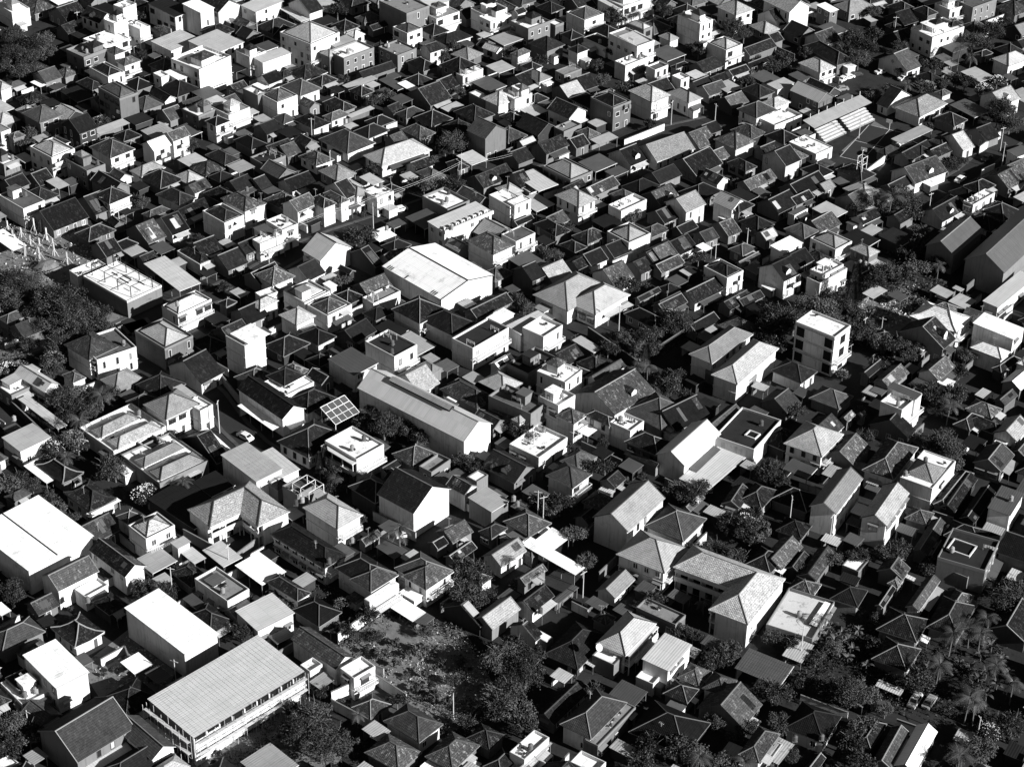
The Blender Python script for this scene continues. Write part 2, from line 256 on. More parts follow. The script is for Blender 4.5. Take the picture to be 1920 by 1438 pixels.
DATA = """
@0 0
f 6 -40 10 70 95 225 85 W w
s 3.2 370 0 430 45 560 0 W g
v 3.2 420 100 500 200 600 120 D g
u 6.4 590 130 765 175 880 120 D w
f 9.6 790 165 860 200 945 155 W w
f 6.4 645 300 770 375 945 290 W w
f 11 870 60 940 90 1000 40 W w
f 7 945 175 1040 235 1110 205 W w
s 6.4 1100 45 1310 130 1460 80 D w
s 9 1365 40 1500 100 1605 60 W w |tall white block with a bare white roof
u 6.4 1490 10 1615 105 1790 45 D w
s 3.2 1855 105 1920 125 1980 60 G w
s 5 1140 325 1290 390 1490 290 G w
s 6.5 1355 330 1620 385 1880 310 B w |wide pale corrugated metal roof hall with white walls
f 9 1305 465 1515 550 1705 430 W w |big white walled block with parapet roof and rooftop rooms
s 3.2 1690 500 1760 545 1900 500 D w
f 6.4 1800 400 1870 460 1960 400 W w
h 6.4 780 380 860 415 945 385 M w
h 6.4 860 460 925 495 1065 460 M w
f 6.4 515 395 650 455 780 375 G g
h 6.4 665 505 800 585 935 550 D w p
v 4 215 565 345 615 490 580 M w
s 3 245 630 335 660 355 620 W w
h 5 -80 620 0 690 70 650 G w
h 3.5 30 640 80 665 200 630 M w
h 3.2 130 740 220 800 350 740 D d
s 3.2 470 690 560 775 690 730 D g
h 3.2 590 620 700 690 770 640 D d
h 9.6 740 655 885 750 1027 705 M g pt |narrow three storey house with grey side wall and hipped roof
h 3.2 940 620 1010 690 1140 640 D g
h 3.5 1200 650 1320 735 1490 670 D w
u 3.2 1130 700 1220 775 1310 740 D w
h 3.2 1000 760 1040 845 1190 790 M g
v 4.5 1170 850 1270 915 1385 870 M g
v 4.5 1340 780 1385 835 1515 785 M g
s 6 1225 548 1335 600 1410 575 W w
f 6 1165 560 1200 600 1250 575 W w
f 6.4 1400 835 1530 890 1590 810 W g
s 7 1545 760 1610 800 1680 750 B w
f 6.4 1620 810 1715 890 1835 810 G w
h 6.4 1545 910 1620 955 1715 905 D w
h 6.4 155 850 300 922 480 860 M g
v 6 440 930 600 1005 745 955 D d
s 4 680 975 740 1005 980 925 B g
h 6.4 662 1105 832 1188 1018 1115 M w |square white house with a full hipped roof, upper left quarter
h 4 870 1010 905 1070 1040 1020 D g
v 5.5 1050 1080 1150 1135 1290 1090 W w
v 6.4 1200 1010 1290 1060 1435 1018 M w
f 6.4 -60 960 20 1010 60 970 G w
h 5 60 1010 85 1045 185 1020 M g
h 7 258 1110 405 1205 525 1115 G w p
f 6 478 1195 645 1285 805 1250 M g
f 4 -60 1190 40 1260 120 1200 W w
s 3 100 1180 190 1222 270 1190 G w
u 5 655 1345 840 1440 1000 1400 D g
h 4 970 1285 1070 1330 1240 1250 G w
h 3.5 1060 1335 1210 1425 1360 1340 D g
h 3.5 1310 1325 1410 1390 1515 1330 G w
h 4 1535 1165 1690 1240 1800 1190 D d
s 3.5 1320 1210 1430 1248 1560 1190 G w
v 3.2 180 1330 300 1400 410 1350 D g
v 3.2 -20 1380 110 1430 235 1370 D g
s 4 345 1365 440 1420 520 1385 G g
v 3.5 1660 1390 1800 1445 1920 1380 D g
f 6.4 1830 680 1940 735 1990 700 W g
s 3.2 1750 720 1820 770 1860 710 M g
v 3.2 1690 660 1770 700 1860 655 D g
h 4 1760 1050 1880 1130 1990 1080 D g
@480 0
s 6 -60 60 40 115 150 0 B w
h 9.6 215 255 430 355 590 245 G w pt |ornate cream block of three storeys with stepped flat and hipped roof
s 3.5 225 70 285 175 400 140 B w
v 5 240 30 400 110 500 70 D w
h 3.5 550 190 660 235 790 200 D w
h 3.5 730 120 790 165 960 150 M w
v 3.2 830 210 880 235 1070 160 D g
f 9.6 970 20 1130 135 1250 55 G g |grey bare block with two small square windows in its wall
f 6.4 1255 100 1350 155 1515 95 G w
h 6.4 1025 215 1145 260 1245 215 M w p
h 3.5 1255 215 1305 285 1415 235 D w
h 3.5 1350 290 1400 350 1600 280 D w
s 9 1250 10 1290 60 1430 10 B w
f 6.4 1640 80 1710 140 1850 70 W w
f 6.4 1690 130 1750 180 1890 120 W w
u 3.5 1820 30 1880 120 1950 80 M w
h 3.2 30 200 120 270 270 190 D g
s 6.4 -10 430 25 480 250 405 B w n
s 6.4 -60 370 -20 420 150 350 M w
h 3.5 230 540 355 610 535 545 D w
v 4 0 590 105 640 200 590 D w
h 3.5 140 560 210 590 300 550 D g
h 4.5 210 640 310 730 470 670 M w
s 3 -30 640 35 680 120 650 W w
h 6.4 30 705 150 775 310 725 M w p
h 6.4 500 400 560 440 600 400 G g
f 6.4 505 395 660 440 915 370 W g |long weathered white parapet wall building streaked with grey
s 6.5 560 330 620 380 720 300 G w
h 6 680 250 730 290 810 260 W w
f 5.5 920 370 1075 430 1200 370 G g
v 5.5 1225 350 1290 400 1390 380 D w
s 3.2 650 650 715 675 905 585 G w
v 3.2 740 545 780 590 1050 520 D g
h 3.2 1085 610 1230 655 1350 600 D w
s 3 920 610 1060 680 1130 650 M g
s 3.2 1070 630 1150 690 1210 665 W w
v 3.2 1150 700 1290 810 1440 740 D g
h 5.5 1370 490 1535 555 1680 490 D g
f 5.5 1520 560 1550 590 1680 520 W w
s 4 1730 500 1810 555 1930 510 G w
u 3.2 1660 340 1700 370 1780 330 D g
u 3.5 1680 380 1830 385 1870 350 G w
h 5.5 1690 740 1825 800 1960 735 G w
f 5 1600 700 1700 760 1755 740 W g
s 3 1400 820 1460 850 1540 785 G g
h 3.5 490 770 660 840 760 800 D w
s 3.2 690 870 720 890 880 810 B w
h 3.5 500 870 560 910 700 860 M w
h 3.2 130 880 195 935 300 900 M w
h 3.5 280 900 440 975 560 920 D w
v 3.5 -40 960 90 1010 205 965 D w
v 3.5 920 830 1050 850 1130 810 D w
h 3.2 795 905 900 950 1060 910 D g
h 3.5 1050 850 1120 900 1260 840 M w
h 4 465 1045 690 1155 900 1070 M w
h 4 750 990 860 1050 980 970 D w
h 4 1075 980 1240 1045 1350 990 M w
h 4.5 820 1160 920 1260 1300 1130 G w |largest pale hipped roof house with a thin chimney stack in the upper centre
u 8 1545 990 1735 1030 1915 960 M g t |tall narrow block with grey side wall and bright windowed front
s 3.5 1505 1170 1600 1240 1730 1200 B w
h 3.2 1430 1200 1480 1270 1590 1270 D g
v 3.2 1130 1230 1180 1290 1320 1240 D w
h 4 470 1280 600 1360 750 1300 G w
h 4 540 1400 700 1470 870 1420 G w
s 4 750 1340 890 1380 980 1350 B w
v 3.2 20 1110 110 1180 300 1130 D g
v 3.2 130 1110 220 1180 340 1150 M g
f 4 -30 1190 50 1250 210 1180 D w
v 3.5 160 1360 250 1440 450 1380 D w
v 3.2 -60 1370 60 1440 110 1390 D g
v 3.2 1600 1350 1720 1430 1910 1310 D g
@960 0
v 4 -20 100 60 110 120 80 D w
f 6.4 0 180 135 240 275 170 W g
f 5 250 180 330 200 400 180 W g
h 6.4 405 100 545 160 690 110 M w p
s 6 640 10 790 80 900 40 B w
f 6 650 -20 830 70 1030 0 W w
h 6 845 190 1000 225 1070 200 G g p
f 9.6 1245 120 1420 190 1500 150 W w |tall white house with small hipped penthouse and cream side wall
h 7 1500 50 1680 110 1845 75 G w
h 6.4 1450 330 1615 380 1740 335 G w p |blank white cube house with a concave hipped roof by the upper centre right
h 3.5 1090 270 1180 310 1260 290 G w
v 3.2 1740 390 1790 450 1930 340 D g
h 5 150 330 280 400 370 330 D g
h 3.2 350 240 420 290 550 290 D g
h 5.5 400 370 495 400 590 370 D w
s 8.5 790 280 935 350 1075 310 B w
f 8.5 720 260 930 360 1070 320 G w |weathered white building with stacked balconies at upper centre
f 4 545 290 700 370 790 330 D w
f 5 790 480 860 520 1000 440 W w
h 5.5 0 410 65 430 130 380 M w
h 4.5 80 560 210 620 300 580 G w
f 3.5 345 540 390 580 500 520 G w
v 3.2 0 600 110 680 180 600 D w
v 3.2 300 660 400 740 540 700 G g
v 3.2 420 600 530 680 640 650 D g
h 8 620 740 770 830 860 760 D g p |dark steep roofed modern block with a broad glazed upper floor
h 7.5 860 680 1045 765 1200 715 G w t |pyramid roofed two storey house beside the dark modern block
f 5.5 1010 510 1075 540 1165 500 M w
h 3.2 1185 500 1230 520 1330 480 D g
v 3.2 1310 500 1450 550 1590 490 D g
s 4.5 1300 560 1380 595 1450 560 B w
f 6.4 1215 580 1260 620 1310 590 W w
h 5 1170 690 1310 780 1420 740 G w
v 3.2 1340 640 1420 690 1480 620 D w
v 3.5 1400 660 1440 730 1590 680 M g
s 4 1520 640 1600 700 1710 660 G g
v 3.2 1450 600 1520 640 1620 590 D g
v 3.2 1600 540 1640 580 1770 530 D w
v 3.2 1760 490 1800 520 1920 450 D g
h 5.5 1680 820 1840 885 1990 820 M w
h 5 1720 670 1860 740 1960 690 D g
u 5 235 830 450 880 590 820 D w |white gabled building with a blank curved gable wall
f 4.5 325 970 400 1005 510 940 G w
f 6 -60 700 0 780 110 720 W w
h 3.5 100 740 160 790 260 740 D w
v 4 20 1070 90 1100 190 1060 B w
v 4.5 130 1110 275 1160 435 1080 D w
v 3.5 400 1060 470 1130 560 1080 D w
s 4 590 1050 650 1090 790 1030 G g
v 3.2 -60 1160 40 1240 150 1190 D g
v 3.5 720 1150 880 1250 1010 1200 D w
v 4 950 1110 1060 1230 1335 1120 G w |broad single roof plane of pale tiles between dark small roofs
v 4 1270 1020 1380 1130 1500 1070 M g
h 5 1500 1050 1690 1120 1835 1050 M w
h 5.5 215 1250 440 1350 620 1290 G g p |grey house with pyramid roof inside a parapet, long blank side wall
s 3 700 1290 770 1330 870 1280 M w
v 3.5 1190 1230 1390 1330 1560 1220 D g
v 3.5 1410 1170 1500 1230 1620 1170 M g
h 3.5 850 1400 960 1480 1080 1390 D w
v 3.2 1010 1320 1110 1400 1240 1310 D g
s 4 25 1310 160 1430 340 1400 B w
v 4 550 1440 640 1500 760 1370 M w
v 4 370 1438 470 1500 530 1400 D g
v 3.2 1700 1380 1790 1440 1960 1330 M g
v 3.2 1830 1120 1900 1180 1990 1120 D g
h 4 1280 1440 1400 1530 1540 1430 D w
v 3.5 -60 1300 40 1400 150 1400 D g
@1440 0
u 8 -60 0 160 90 340 50 G w |tall white building with stepped awnings near the top right
v 4 -60 100 40 200 190 170 D w
s 6 360 50 470 95 530 70 W g
h 4.5 490 40 600 100 790 50 G g
v 4 260 290 440 345 560 290 M w
h 4.5 290 340 490 500 620 460 D g
h 5.5 215 470 385 545 520 510 G w
v 4 820 450 1060 540 1150 490 M w |long shed with plain gable standing among the trees, upper right
s 5 0 640 80 680 190 620 G w
f 7 1050 220 1230 285 1490 215 W w cn |white villa with wrapped windows and a white rooftop canopy
h 7.5 1335 170 1360 200 1460 190 D g
f 6 1270 40 1350 100 1455 60 W w
h 5 1050 70 1200 110 1310 100 D g
f 7 1420 0 1550 100 1640 0 M g
h 4 870 190 940 220 1010 200 D d
h 5 1680 440 1800 500 1960 440 G w
v 4 1840 320 1900 370 1990 330 D w
h 3 1550 400 1600 430 1680 400 D g
u 5.5 145 680 385 765 515 720 B g t |long white fronted building with sunken metal roof left of the sports court
s 3.5 490 740 580 770 690 740 M w
h 5 -40 770 50 820 160 765 G w
f 4.5 -60 900 40 960 250 880 W w
h 4.5 950 810 1150 885 1340 770 G w |open sided hall with big pale hipped roof beside the sports court
h 4 1240 690 1300 720 1380 700 M w
u 3.5 870 790 920 840 1030 710 D w
v 5 1565 720 1750 790 1910 740 G w
f 4 160 1070 360 1165 480 1110 W w |white flat roofed clubhouse below the grandstand
v 5.5 -60 1160 130 1245 260 1200 D w |steep roofed barn like house with white gable end, by the palms
h 3.2 820 1140 900 1170 970 1110 M g
s 4 915 1050 1010 1080 1240 970 G w
v 3.5 1320 1030 1420 1150 1500 1110 G w
h 3.5 1230 1060 1330 1110 1400 1030 M g
v 3.2 1510 980 1600 1080 1700 1030 D g
v 3.2 1000 1180 1110 1240 1180 1100 D g
h 3.5 1030 1080 1120 1170 1200 1140 D g
v 3.2 1190 1140 1260 1200 1350 1130 D g
v 4 960 1280 1080 1400 1300 1290 M w
v 3.5 830 1400 940 1440 1100 1370 D g
v 3.5 110 1415 260 1500 420 1370 D g
v 3.5 350 1390 420 1440 500 1400 G w
s 5 1780 1120 1840 1170 1990 1150 M w
h 4 1450 1380 1560 1440 1720 1400 D g
v 4 1640 1340 1820 1430 1920 1340 M g
v 4 1760 1260 1840 1340 1960 1250 M g
@0 360
f 6 -20 30 180 130 345 70 M w
v 3.2 200 180 400 290 680 190 D g |long dark row roof above the building plot of wooden posts
v 3.2 590 60 680 190 850 120 D g
h 5.5 690 30 830 95 990 20 D w
h 3.2 570 320 680 380 860 280 D w
h 3.5 760 430 850 470 1040 380 D g
v 3.5 650 400 790 480 940 450 D g
v 3.2 950 290 1120 400 1230 330 M g
v 3.5 1140 210 1260 330 1410 290 D w
h 6.4 1505 150 1685 235 1840 180 D w p
h 6.4 1620 50 1840 135 2000 90 M w
h 3.2 1060 170 1130 200 1280 130 M w
v 3.2 1340 170 1450 230 1530 100 D g
s 3.5 915 450 1010 495 1120 450 G g
v 3.5 1010 500 1090 540 1190 490 D g
h 4 1330 450 1500 555 1600 510 D w p
s 4.5 1100 540 1300 745 1480 700 B g n |house with a long pale single slope roof next to the bare post frame slab
v 4 1400 400 1500 500 1660 440 D g
v 3.5 1610 500 1700 620 1810 530 D g
f 4.5 515 600 580 640 800 560 W w
s 3.5 -60 330 90 450 180 400 W w
h 6.4 1195 870 1350 920 1600 800 B w p |white cube like house with low metal roof above the street corner
h 6.4 1015 1050 1240 1185 1440 1080 G g p |hipped grey roof corner house with a planted ledge
h 6.4 505 1150 680 1275 860 1150 M w
f 6 610 1110 680 1280 985 1190 M w |pale house with blank side wall and cluttered roof terrace left of the street
f 9.6 1685 1090 1845 1160 1990 1080 W w n ov |slim white tower house with a projecting flat white roof
v 4 1240 1330 1560 1430 1690 1320 D w |black steep roof with a bright white lean-to strip along its eave
s 5 50 1430 120 1470 260 1310 G w
u 5 120 1370 360 1510 430 1430 B w
h 3 0 950 60 1000 190 920 M g
v 3.2 60 1000 160 1090 330 1050 M g
h 4 470 1360 530 1430 640 1400 M w
h 4 740 1400 860 1480 1080 1400 G w
v 4 870 1000 880 1010 900 990 D g
v 3.5 1740 900 1850 1010 1990 930 D g
h 4 1630 830 1700 860 1780 820 D g
v 3.5 1740 410 1850 480 1990 400 D g
v 3.5 1860 640 1980 720 2080 600 D g
v 3.2 780 270 880 240 960 180 D g
@480 360
v 6 230 100 340 175 420 80 M w
h 6.4 380 50 500 120 610 90 D w
h 6.4 490 10 640 80 710 60 M w
v 6 470 -20 700 40 800 0 D w |row of white townhouses with repeated little roofs and balconies
h 6 590 -40 760 20 880 0 G w
f 6 810 0 910 60 1020 0 W w
f 5.5 -20 360 20 400 200 330 W w
s 6 0 270 50 345 140 310 M w
f 6.4 60 220 190 290 330 260 W w |white house with open roof terrace, piers and a white chimney pier
h 5 -50 90 20 110 90 80 M w
u 5.5 370 430 450 530 700 425 B w |pale metal roof house with graffiti on its shaded side wall
s 3 850 310 900 380 1035 330 W w
h 3.2 960 410 1050 470 1140 390 D g
v 4 670 480 930 560 960 520 D d
u 4 575 590 720 600 780 580 D d
v 3.5 680 680 820 770 1060 740 M g
f 4 800 800 870 850 1080 760 G w
f 5 1235 50 1440 145 1610 80 W g |square white concrete roof with black stains beside the metal roof hall
s 6.4 1275 230 1410 300 1780 150 B w |long grey roof hall with a white gutter board carrying cooling units
f 6.4 1710 20 1900 100 2060 80 W w |white office block with ribbon windows in the middle of the photo
h 6.4 1550 365 1780 465 1960 400 M w |white villa with brown tiled hipped roof in front of the long grey hall
h 5 -20 610 110 700 300 640 M w
h 5.5 200 750 360 820 550 740 G w p
f 5.5 200 750 360 840 560 760 G w
s 5 490 690 560 720 620 700 W w
h 5.5 370 850 535 930 730 850 M w p
h 5 170 920 300 1000 450 930 G w
h 4 310 1070 470 1150 610 1080 D w
h 5 -60 850 50 880 175 800 G w
f 5 -20 740 30 780 180 790 W w
h 5.5 1010 880 1230 990 1440 880 D w |dark hipped two storey house right below the white warehouse
h 5 1250 970 1500 1090 1620 970 D w
v 4 1560 890 1640 960 1920 830 D g
f 6.4 1480 1120 1645 1190 1880 1020 D w |two storey house with white balcony band and roof terrace
v 4 590 1080 780 1130 900 1020 D d
f 7.5 785 1130 1035 1230 1240 1160 D w |dark roof terrace box with white wall below it
s 5.5 580 1265 735 1400 870 1280 M w
h 6.4 45 1390 230 1440 400 1360 D w
h 4.5 180 1330 300 1400 390 1330 M w
h 4 1200 1290 1310 1360 1400 1330 G g
s 5 1730 960 1830 990 1930 900 W w
h 3.5 380 1260 480 1320 580 1250 D d
v 4 1760 1290 1830 1340 1930 1260 W w
s 3 490 650 530 670 600 620 B g
@960 360
f 7 -40 80 20 110 145 60 W w
h 6.4 300 30 510 110 660 50 G w |cream house with curved white balcony band and pyramid roof
f 5 740 120 830 170 990 70 W w
v 5.5 1140 80 1310 160 1455 90 G w |pale gabled house with a lit eave strip, right of the centre
u 6 1480 80 1660 130 1790 70 G w p
h 5.5 1520 70 1730 170 1790 90 D g
f 5.5 -60 330 40 390 155 310 M w |blank white walled block with flat roof just right of the brown hipped villa
v 5.5 -60 560 160 640 310 650 D d
h 3.5 170 230 300 340 430 300 D g
v 3.2 200 220 330 270 430 200 M g
h 4 460 330 570 400 710 320 D w
h 5 715 300 870 390 1035 320 G w p |square white house with pyramid roof standing over the diagonal lane
v 3.2 490 480 570 570 700 510 D w
v 3.2 660 410 730 510 870 450 D g
v 3.2 430 540 510 600 560 540 D w
h 3.5 960 290 1040 350 1170 280 M g
v 3.2 840 540 960 620 1060 580 D g
v 3.2 970 470 1060 560 1120 500 D g
v 3.2 1020 450 1140 560 1200 470 M g
v 3.2 1130 400 1250 500 1350 410 D w
v 3.2 1040 560 1120 620 1280 530 M w
v 4 625 600 740 720 880 640 M w
v 3.5 1200 280 1280 330 1380 260 D d
v 3.5 1460 240 1600 330 1730 310 M g
v 3.5 1380 310 1410 390 1520 350 M g
s 4 1380 410 1450 450 1500 420 W w
v 4 1830 310 1880 370 1980 330 G g
v 3.2 1680 540 1740 560 1860 470 M g
h 5.5 1430 560 1605 650 1740 600 D w p
v 3.2 1470 640 1560 720 1580 710 D g
v 3.2 1250 760 1360 850 1560 740 D w
v 3.2 1060 830 1150 900 1300 820 D g
h 3.2 1090 720 1170 770 1260 720 D g
h 4.6 170 780 440 900 720 700 G w
h 4.6 400 830 640 915 900 760 G w |large cross hipped pale tiled house with a white corrugated lean-to
s 3.2 640 890 710 950 900 850 B w
v 3 920 800 960 830 1110 740 D g
h 3.5 820 920 1090 1020 1200 960 D g
v 3 1060 850 1130 920 1300 830 D g
v 3.2 1310 1010 1380 1080 1530 960 D g
v 3.2 1560 840 1640 900 1780 790 D w
v 3.2 1650 800 1700 850 1900 800 D w
s 5.5 0 1000 10 1090 260 960 B w
f 6.4 100 1050 275 1110 355 1000 W w |white two storey house with recessed windows under a pale metal roof
s 3.5 460 1110 590 1210 665 1180 G d
v 3.2 240 1210 370 1300 560 1250 D g
f 7.5 160 1390 430 1400 550 1300 W w |white rooftop block with open shaft rooms, centre of the photo
v 4.5 550 1380 620 1430 860 1310 M w
f 4.5 -40 1310 130 1380 330 1250 D g
h 6.4 1330 1220 1510 1290 1800 1060 G w |steep pale hipped roof villa, upper wing with balcony
h 6.4 1515 1380 1720 1450 1976 1160 G w |steep pale hipped roof villa, lower wing facing the lane
v 3.2 1000 160 1130 240 1250 200 D g
v 3.2 0 230 40 260 160 200 D g
@1440 360
v 3.5 -60 90 100 180 210 80 D g
v 3.5 90 50 200 90 380 50 D g
v 4 460 60 700 130 830 80 M g
f 4.5 160 160 210 180 290 120 M w
v 3.5 640 190 680 260 820 190 D w
h 5.5 120 280 280 350 380 290 M g
h 5.5 295 350 500 430 650 380 G w p |grey walled house with tall pyramid roof above the dark garden
s 5.5 20 410 120 460 260 380 W w
h 5.5 610 420 750 490 840 450 G g
s 3.5 550 550 650 630 740 590 D g
f 6.5 320 590 400 640 560 560 W w cn |white canopy roof terrace in front of the grey walled pyramid roof house
v 6 -60 560 100 680 250 610 D w
v 6 70 480 220 560 360 520 D g
f 5 300 660 390 710 580 590 M w
v 6.5 1210 410 1425 490 1580 280 M g m n |pale ended small factory hall, leftmost of the three gabled halls
v 8 1470 510 1780 610 2200 200 M g m n |big gabled factory hall with dark left slope at the right edge
v 3.5 1160 150 1300 240 1470 130 D w
f 5.5 1480 80 1530 120 1680 20 W w
v 3.5 900 190 1000 250 1080 180 D g
s 3 700 300 800 340 860 280 G g
s 3 720 760 780 810 880 740 G g
s 3 890 770 980 820 1060 790 M g
s 3 1210 740 1330 800 1400 760 G g
s 3.5 1380 720 1440 750 1470 730 G g
h 6 1060 940 1420 1060 1530 940 W w c |house with a white tent like concave hipped roof, right side
v 5 950 1070 1330 1160 1430 1080 D g
h 4.5 1040 1100 1300 1180 1420 1120 M w
s 7 1555 1010 1880 1110 1900 1010 W w |pale framed building with flat white metal roof by the right edge
h 5 1480 1160 1740 1240 1850 1200 W w |white hipped roof pavilion in front of the pale framed building
s 5 1610 820 1720 870 2000 640 B w |long pale metal roof and bright white wall strip at the right edge
f 11.4 215 990 510 1105 610 1010 W w n tw |four sided bare concrete tower house of three storeys, tallest on the right
h 4 60 1330 250 1460 330 1350 D w
h 3.5 1640 1290 1700 1330 1930 1280 D d
v 4.5 1140 1350 1280 1430 1380 1310 M w
v 4 820 1430 940 1500 1020 1350 M g
v 4 700 1360 760 1400 860 1290 D g
h 5 1850 1280 1920 1300 2000 1250 W w
v 4 1760 1420 1880 1500 1990 1400 W w
s 3 580 1050 640 1080 680 1050 M g
h 3.5 750 1080 860 1150 980 1100 D d
@480 360
u 6 940 555 1385 805 1790 625 W w r2.0 n |white gable roofed warehouse, brightest roof in the middle of the photo
@0 720
f 4 -20 20 80 110 230 40 W w
s 3.5 160 130 420 350 480 310 B w
s 5 10 410 150 505 385 395 G w |small grey corrugated roof house by the lane at the left edge
h 4.5 960 150 1080 190 1160 90 M g
h 6.4 1070 150 1240 270 1500 150 G w |white walled house with large grey hipped roof beside the street
s 6 1290 30 1400 110 1480 90 G w
f 6 1400 160 1520 220 1585 160 W w
f 4.4 600 340 850 520 1240 330 W w b
h 4.6 690 355 780 405 1040 250 G w |courtyard house, rear hipped range of its double flat roof
h 4.6 780 410 870 470 1240 350 G w
f 4.4 910 540 1190 760 1560 590 W w b
h 4.6 1000 570 1080 620 1390 480 G w
h 4.6 1080 630 1180 690 1560 590 G w
v 3.5 1380 400 1600 620 1690 560 D d
s 4 1420 330 1630 480 1740 540 W w
h 3.5 290 620 490 760 610 660 D g c
s 3 190 625 350 750 395 710 W w
h 4.5 470 820 680 960 880 860 D w c |curved dark hipped roof with white ridges behind the white industrial roof
s 3 650 990 690 1010 890 860 W w
s 7 -195 1115 215 1400 700 1130 W w n sm |huge white corrugated roof with a dark seam at the left edge
h 4 30 850 110 890 240 810 M g
h 4.5 860 990 960 1050 1090 990 M w
h 6.4 940 1050 1080 1150 1330 1080 G w p |grey walled two storey house with stacked front balconies
s 5 1270 1190 1330 1230 1435 1180 G w
s 3.5 1340 1260 1450 1340 1555 1310 B w
f 4 1080 1150 1120 1210 1290 1120 M w
u 5.5 650 1240 935 1440 1110 1365 D w
f 3.5 1100 860 1150 890 1330 800 W w
s 3.5 1160 890 1480 1120 1700 900 D d
s 4 1430 740 1580 840 1770 760 D g
s 6.4 1670 540 1900 740 2100 640 G w n |cream house with ribbed roof and plain side wall above the motel
h 6.4 1400 945 1548 1030 2018 810 G w skip |L shaped two storey motel, short wing with white balcony band
h 6.4 1688 855 2025 1070 2207 940 G w skip |L shaped two storey motel, long wing beside its court
s 4 1750 1370 1960 1500 2150 1400 W w
s 5.5 1480 1480 1600 1438 1740 1450 M w
@480 720
u 5.5 -120 30 180 280 350 190 D w |dark tiled gable with a bright sheet porch along its street side
s 3 -130 180 120 350 200 300 W w
f 5.5 30 -10 200 90 450 0 W w
h 4.5 210 120 380 220 620 110 D w
u 7.5 740 30 1560 425 1790 295 B w n r3 |very long ribbed metal roof warehouse with a raised ridge vent
h 4.5 170 440 420 560 660 370 D w
f 6.8 510 440 755 575 965 465 W w gy n |white flat roofed box house with a shaded veranda below the slab
h 3.5 1030 490 1120 620 1360 560 M g
v 3.2 900 640 980 660 1100 600 D g
f 4 1230 650 1340 680 1448 570 G g
h 5 700 760 880 900 1060 800 D d
u 7.5 900 830 1190 970 1465 780 D w n |tall black tiled gable house with a glaring white gable wall
u 5 1410 750 1560 830 1680 770 D w
s 5.5 1570 850 1750 950 1915 880 G g n |grey plastered box house with ribbed roof beside the black gable
h 4 1380 30 1640 190 1800 110 M w
h 4.5 1740 190 1920 260 2090 200 M w
h 6.4 330 920 610 1080 820 980 G w |grey two storey house with hipped roof cut by a boxy stair head
f 6 180 790 320 840 460 770 M g
s 5 -60 560 60 740 300 660 B w
h 4.5 60 740 180 800 240 740 M w
h 5.5 90 1130 530 1370 700 1270 D w |long low hipped dark roof with flat gutters, along the motel court
h 5.5 560 1380 860 1520 1080 1410 D w
h 5.5 1000 1370 1270 1500 1510 1400 M w |brown tiled hipped roof house ending the long dark row
v 3 760 1170 820 1210 940 1130 M g
s 3 880 1230 1040 1300 1150 1240 M g
v 4 1330 1080 1440 1180 1640 1130 M g c
v 3.5 1290 1180 1340 1240 1440 1200 D g
v 3.5 1400 1300 1500 1340 1660 1220 D w
f 1 700 1160 710 1170 720 1165 W w
v 4 1730 1280 1810 1400 2000 1250 G w
u 4 1700 610 1920 760 2100 640 D g
h 4 1650 1100 1760 1150 1900 1080 D g
f 4 1600 700 1650 750 1720 690 W w
@960 720
h 5 0 260 50 300 210 200 G w |small pale hipped roof house with a patch of roof garden in front
f 4 0 480 225 580 395 410 W w |roof garden terrace with white parapet and pot plants
f 8 230 100 330 200 440 110 W w
f 6.5 -140 130 210 250 230 130 M g
h 6 330 240 470 305 560 230 M w
v 5 545 60 750 280 990 60 M w
h 6 540 240 740 310 800 260 D w
s 4 460 350 580 395 660 320 W w
f 6 740 300 890 370 980 290 W w |small flat concrete terrace littered with debris, centre right
h 4.5 830 440 1100 530 1220 430 D w
h 4.5 880 190 1100 370 1320 210 M g
h 4 350 570 480 640 640 550 M g
h 6 230 690 460 770 620 670 M w |mottled tile hip roof house with white balcony box
s 3 75 810 200 880 280 820 M g
h 3.5 -60 680 60 740 170 640 D g
v 4 650 740 790 780 850 700 D g
h 4.5 530 890 680 950 760 850 M w
v 3.5 480 1000 580 1070 640 990 D g
v 7 620 1000 880 1120 1130 850 G w |house with glossy striped grey gable roof and four square windows
h 4.5 960 1070 1280 1160 1490 1000 M w |low house with wide mottled tile hipped roof right of the striped roof
v 3.5 1270 930 1340 960 1440 850 M w
s 3.5 790 780 900 830 1150 800 M g
h 6.4 770 1280 1150 1410 1330 1220 G w |left hipped block of the big L shaped house in the lower right
u 6.4 1180 1420 1640 1538 1900 1290 G w skip |middle range of the big L shaped house with a long front slope
h 4 20 1010 50 1190 210 1060 M w
s 4 50 1210 460 1420 560 1380 W w |bright curved veranda roof strip beside mottled tile roofs
s 4 170 1180 320 1240 440 1140 W w
v 4 0 1430 60 1480 290 1420 M w
v 5.5 1100 530 1310 630 1540 370 B w n |long pale corrugated gable roof pointing up the lane
v 4.5 1450 310 1560 370 1720 210 M w
s 3 1310 715 1450 845 1690 550 B w |paved pale flat slab slanting beside the long pale corrugated roof
f 5 1570 410 1850 530 1960 280 D w |dark flat roof with a small white framed light well
v 4 1100 210 1160 400 1400 240 D g
v 4 1600 960 1720 900 1760 740 D g
s 3 1590 930 1690 950 1730 800 G g
f 3.5 1480 -100 1700 50 1800 -40 G g
h 4 1700 870 1870 940 1990 800 D g
h 4 1740 1340 1920 1420 2060 1290 D g
u 3.5 840 520 1080 630 1110 600 D g
h 3.5 -40 1130 100 1330 150 1290 M g
@1440 720
v 4 -60 120 120 220 250 150 M g
h 6 125 450 420 550 560 370 G w |two storey house with pale sagging hipped roof and lower dark canopy
v 4.5 420 540 660 620 760 470 M g
h 5 690 650 940 710 1140 470 M w
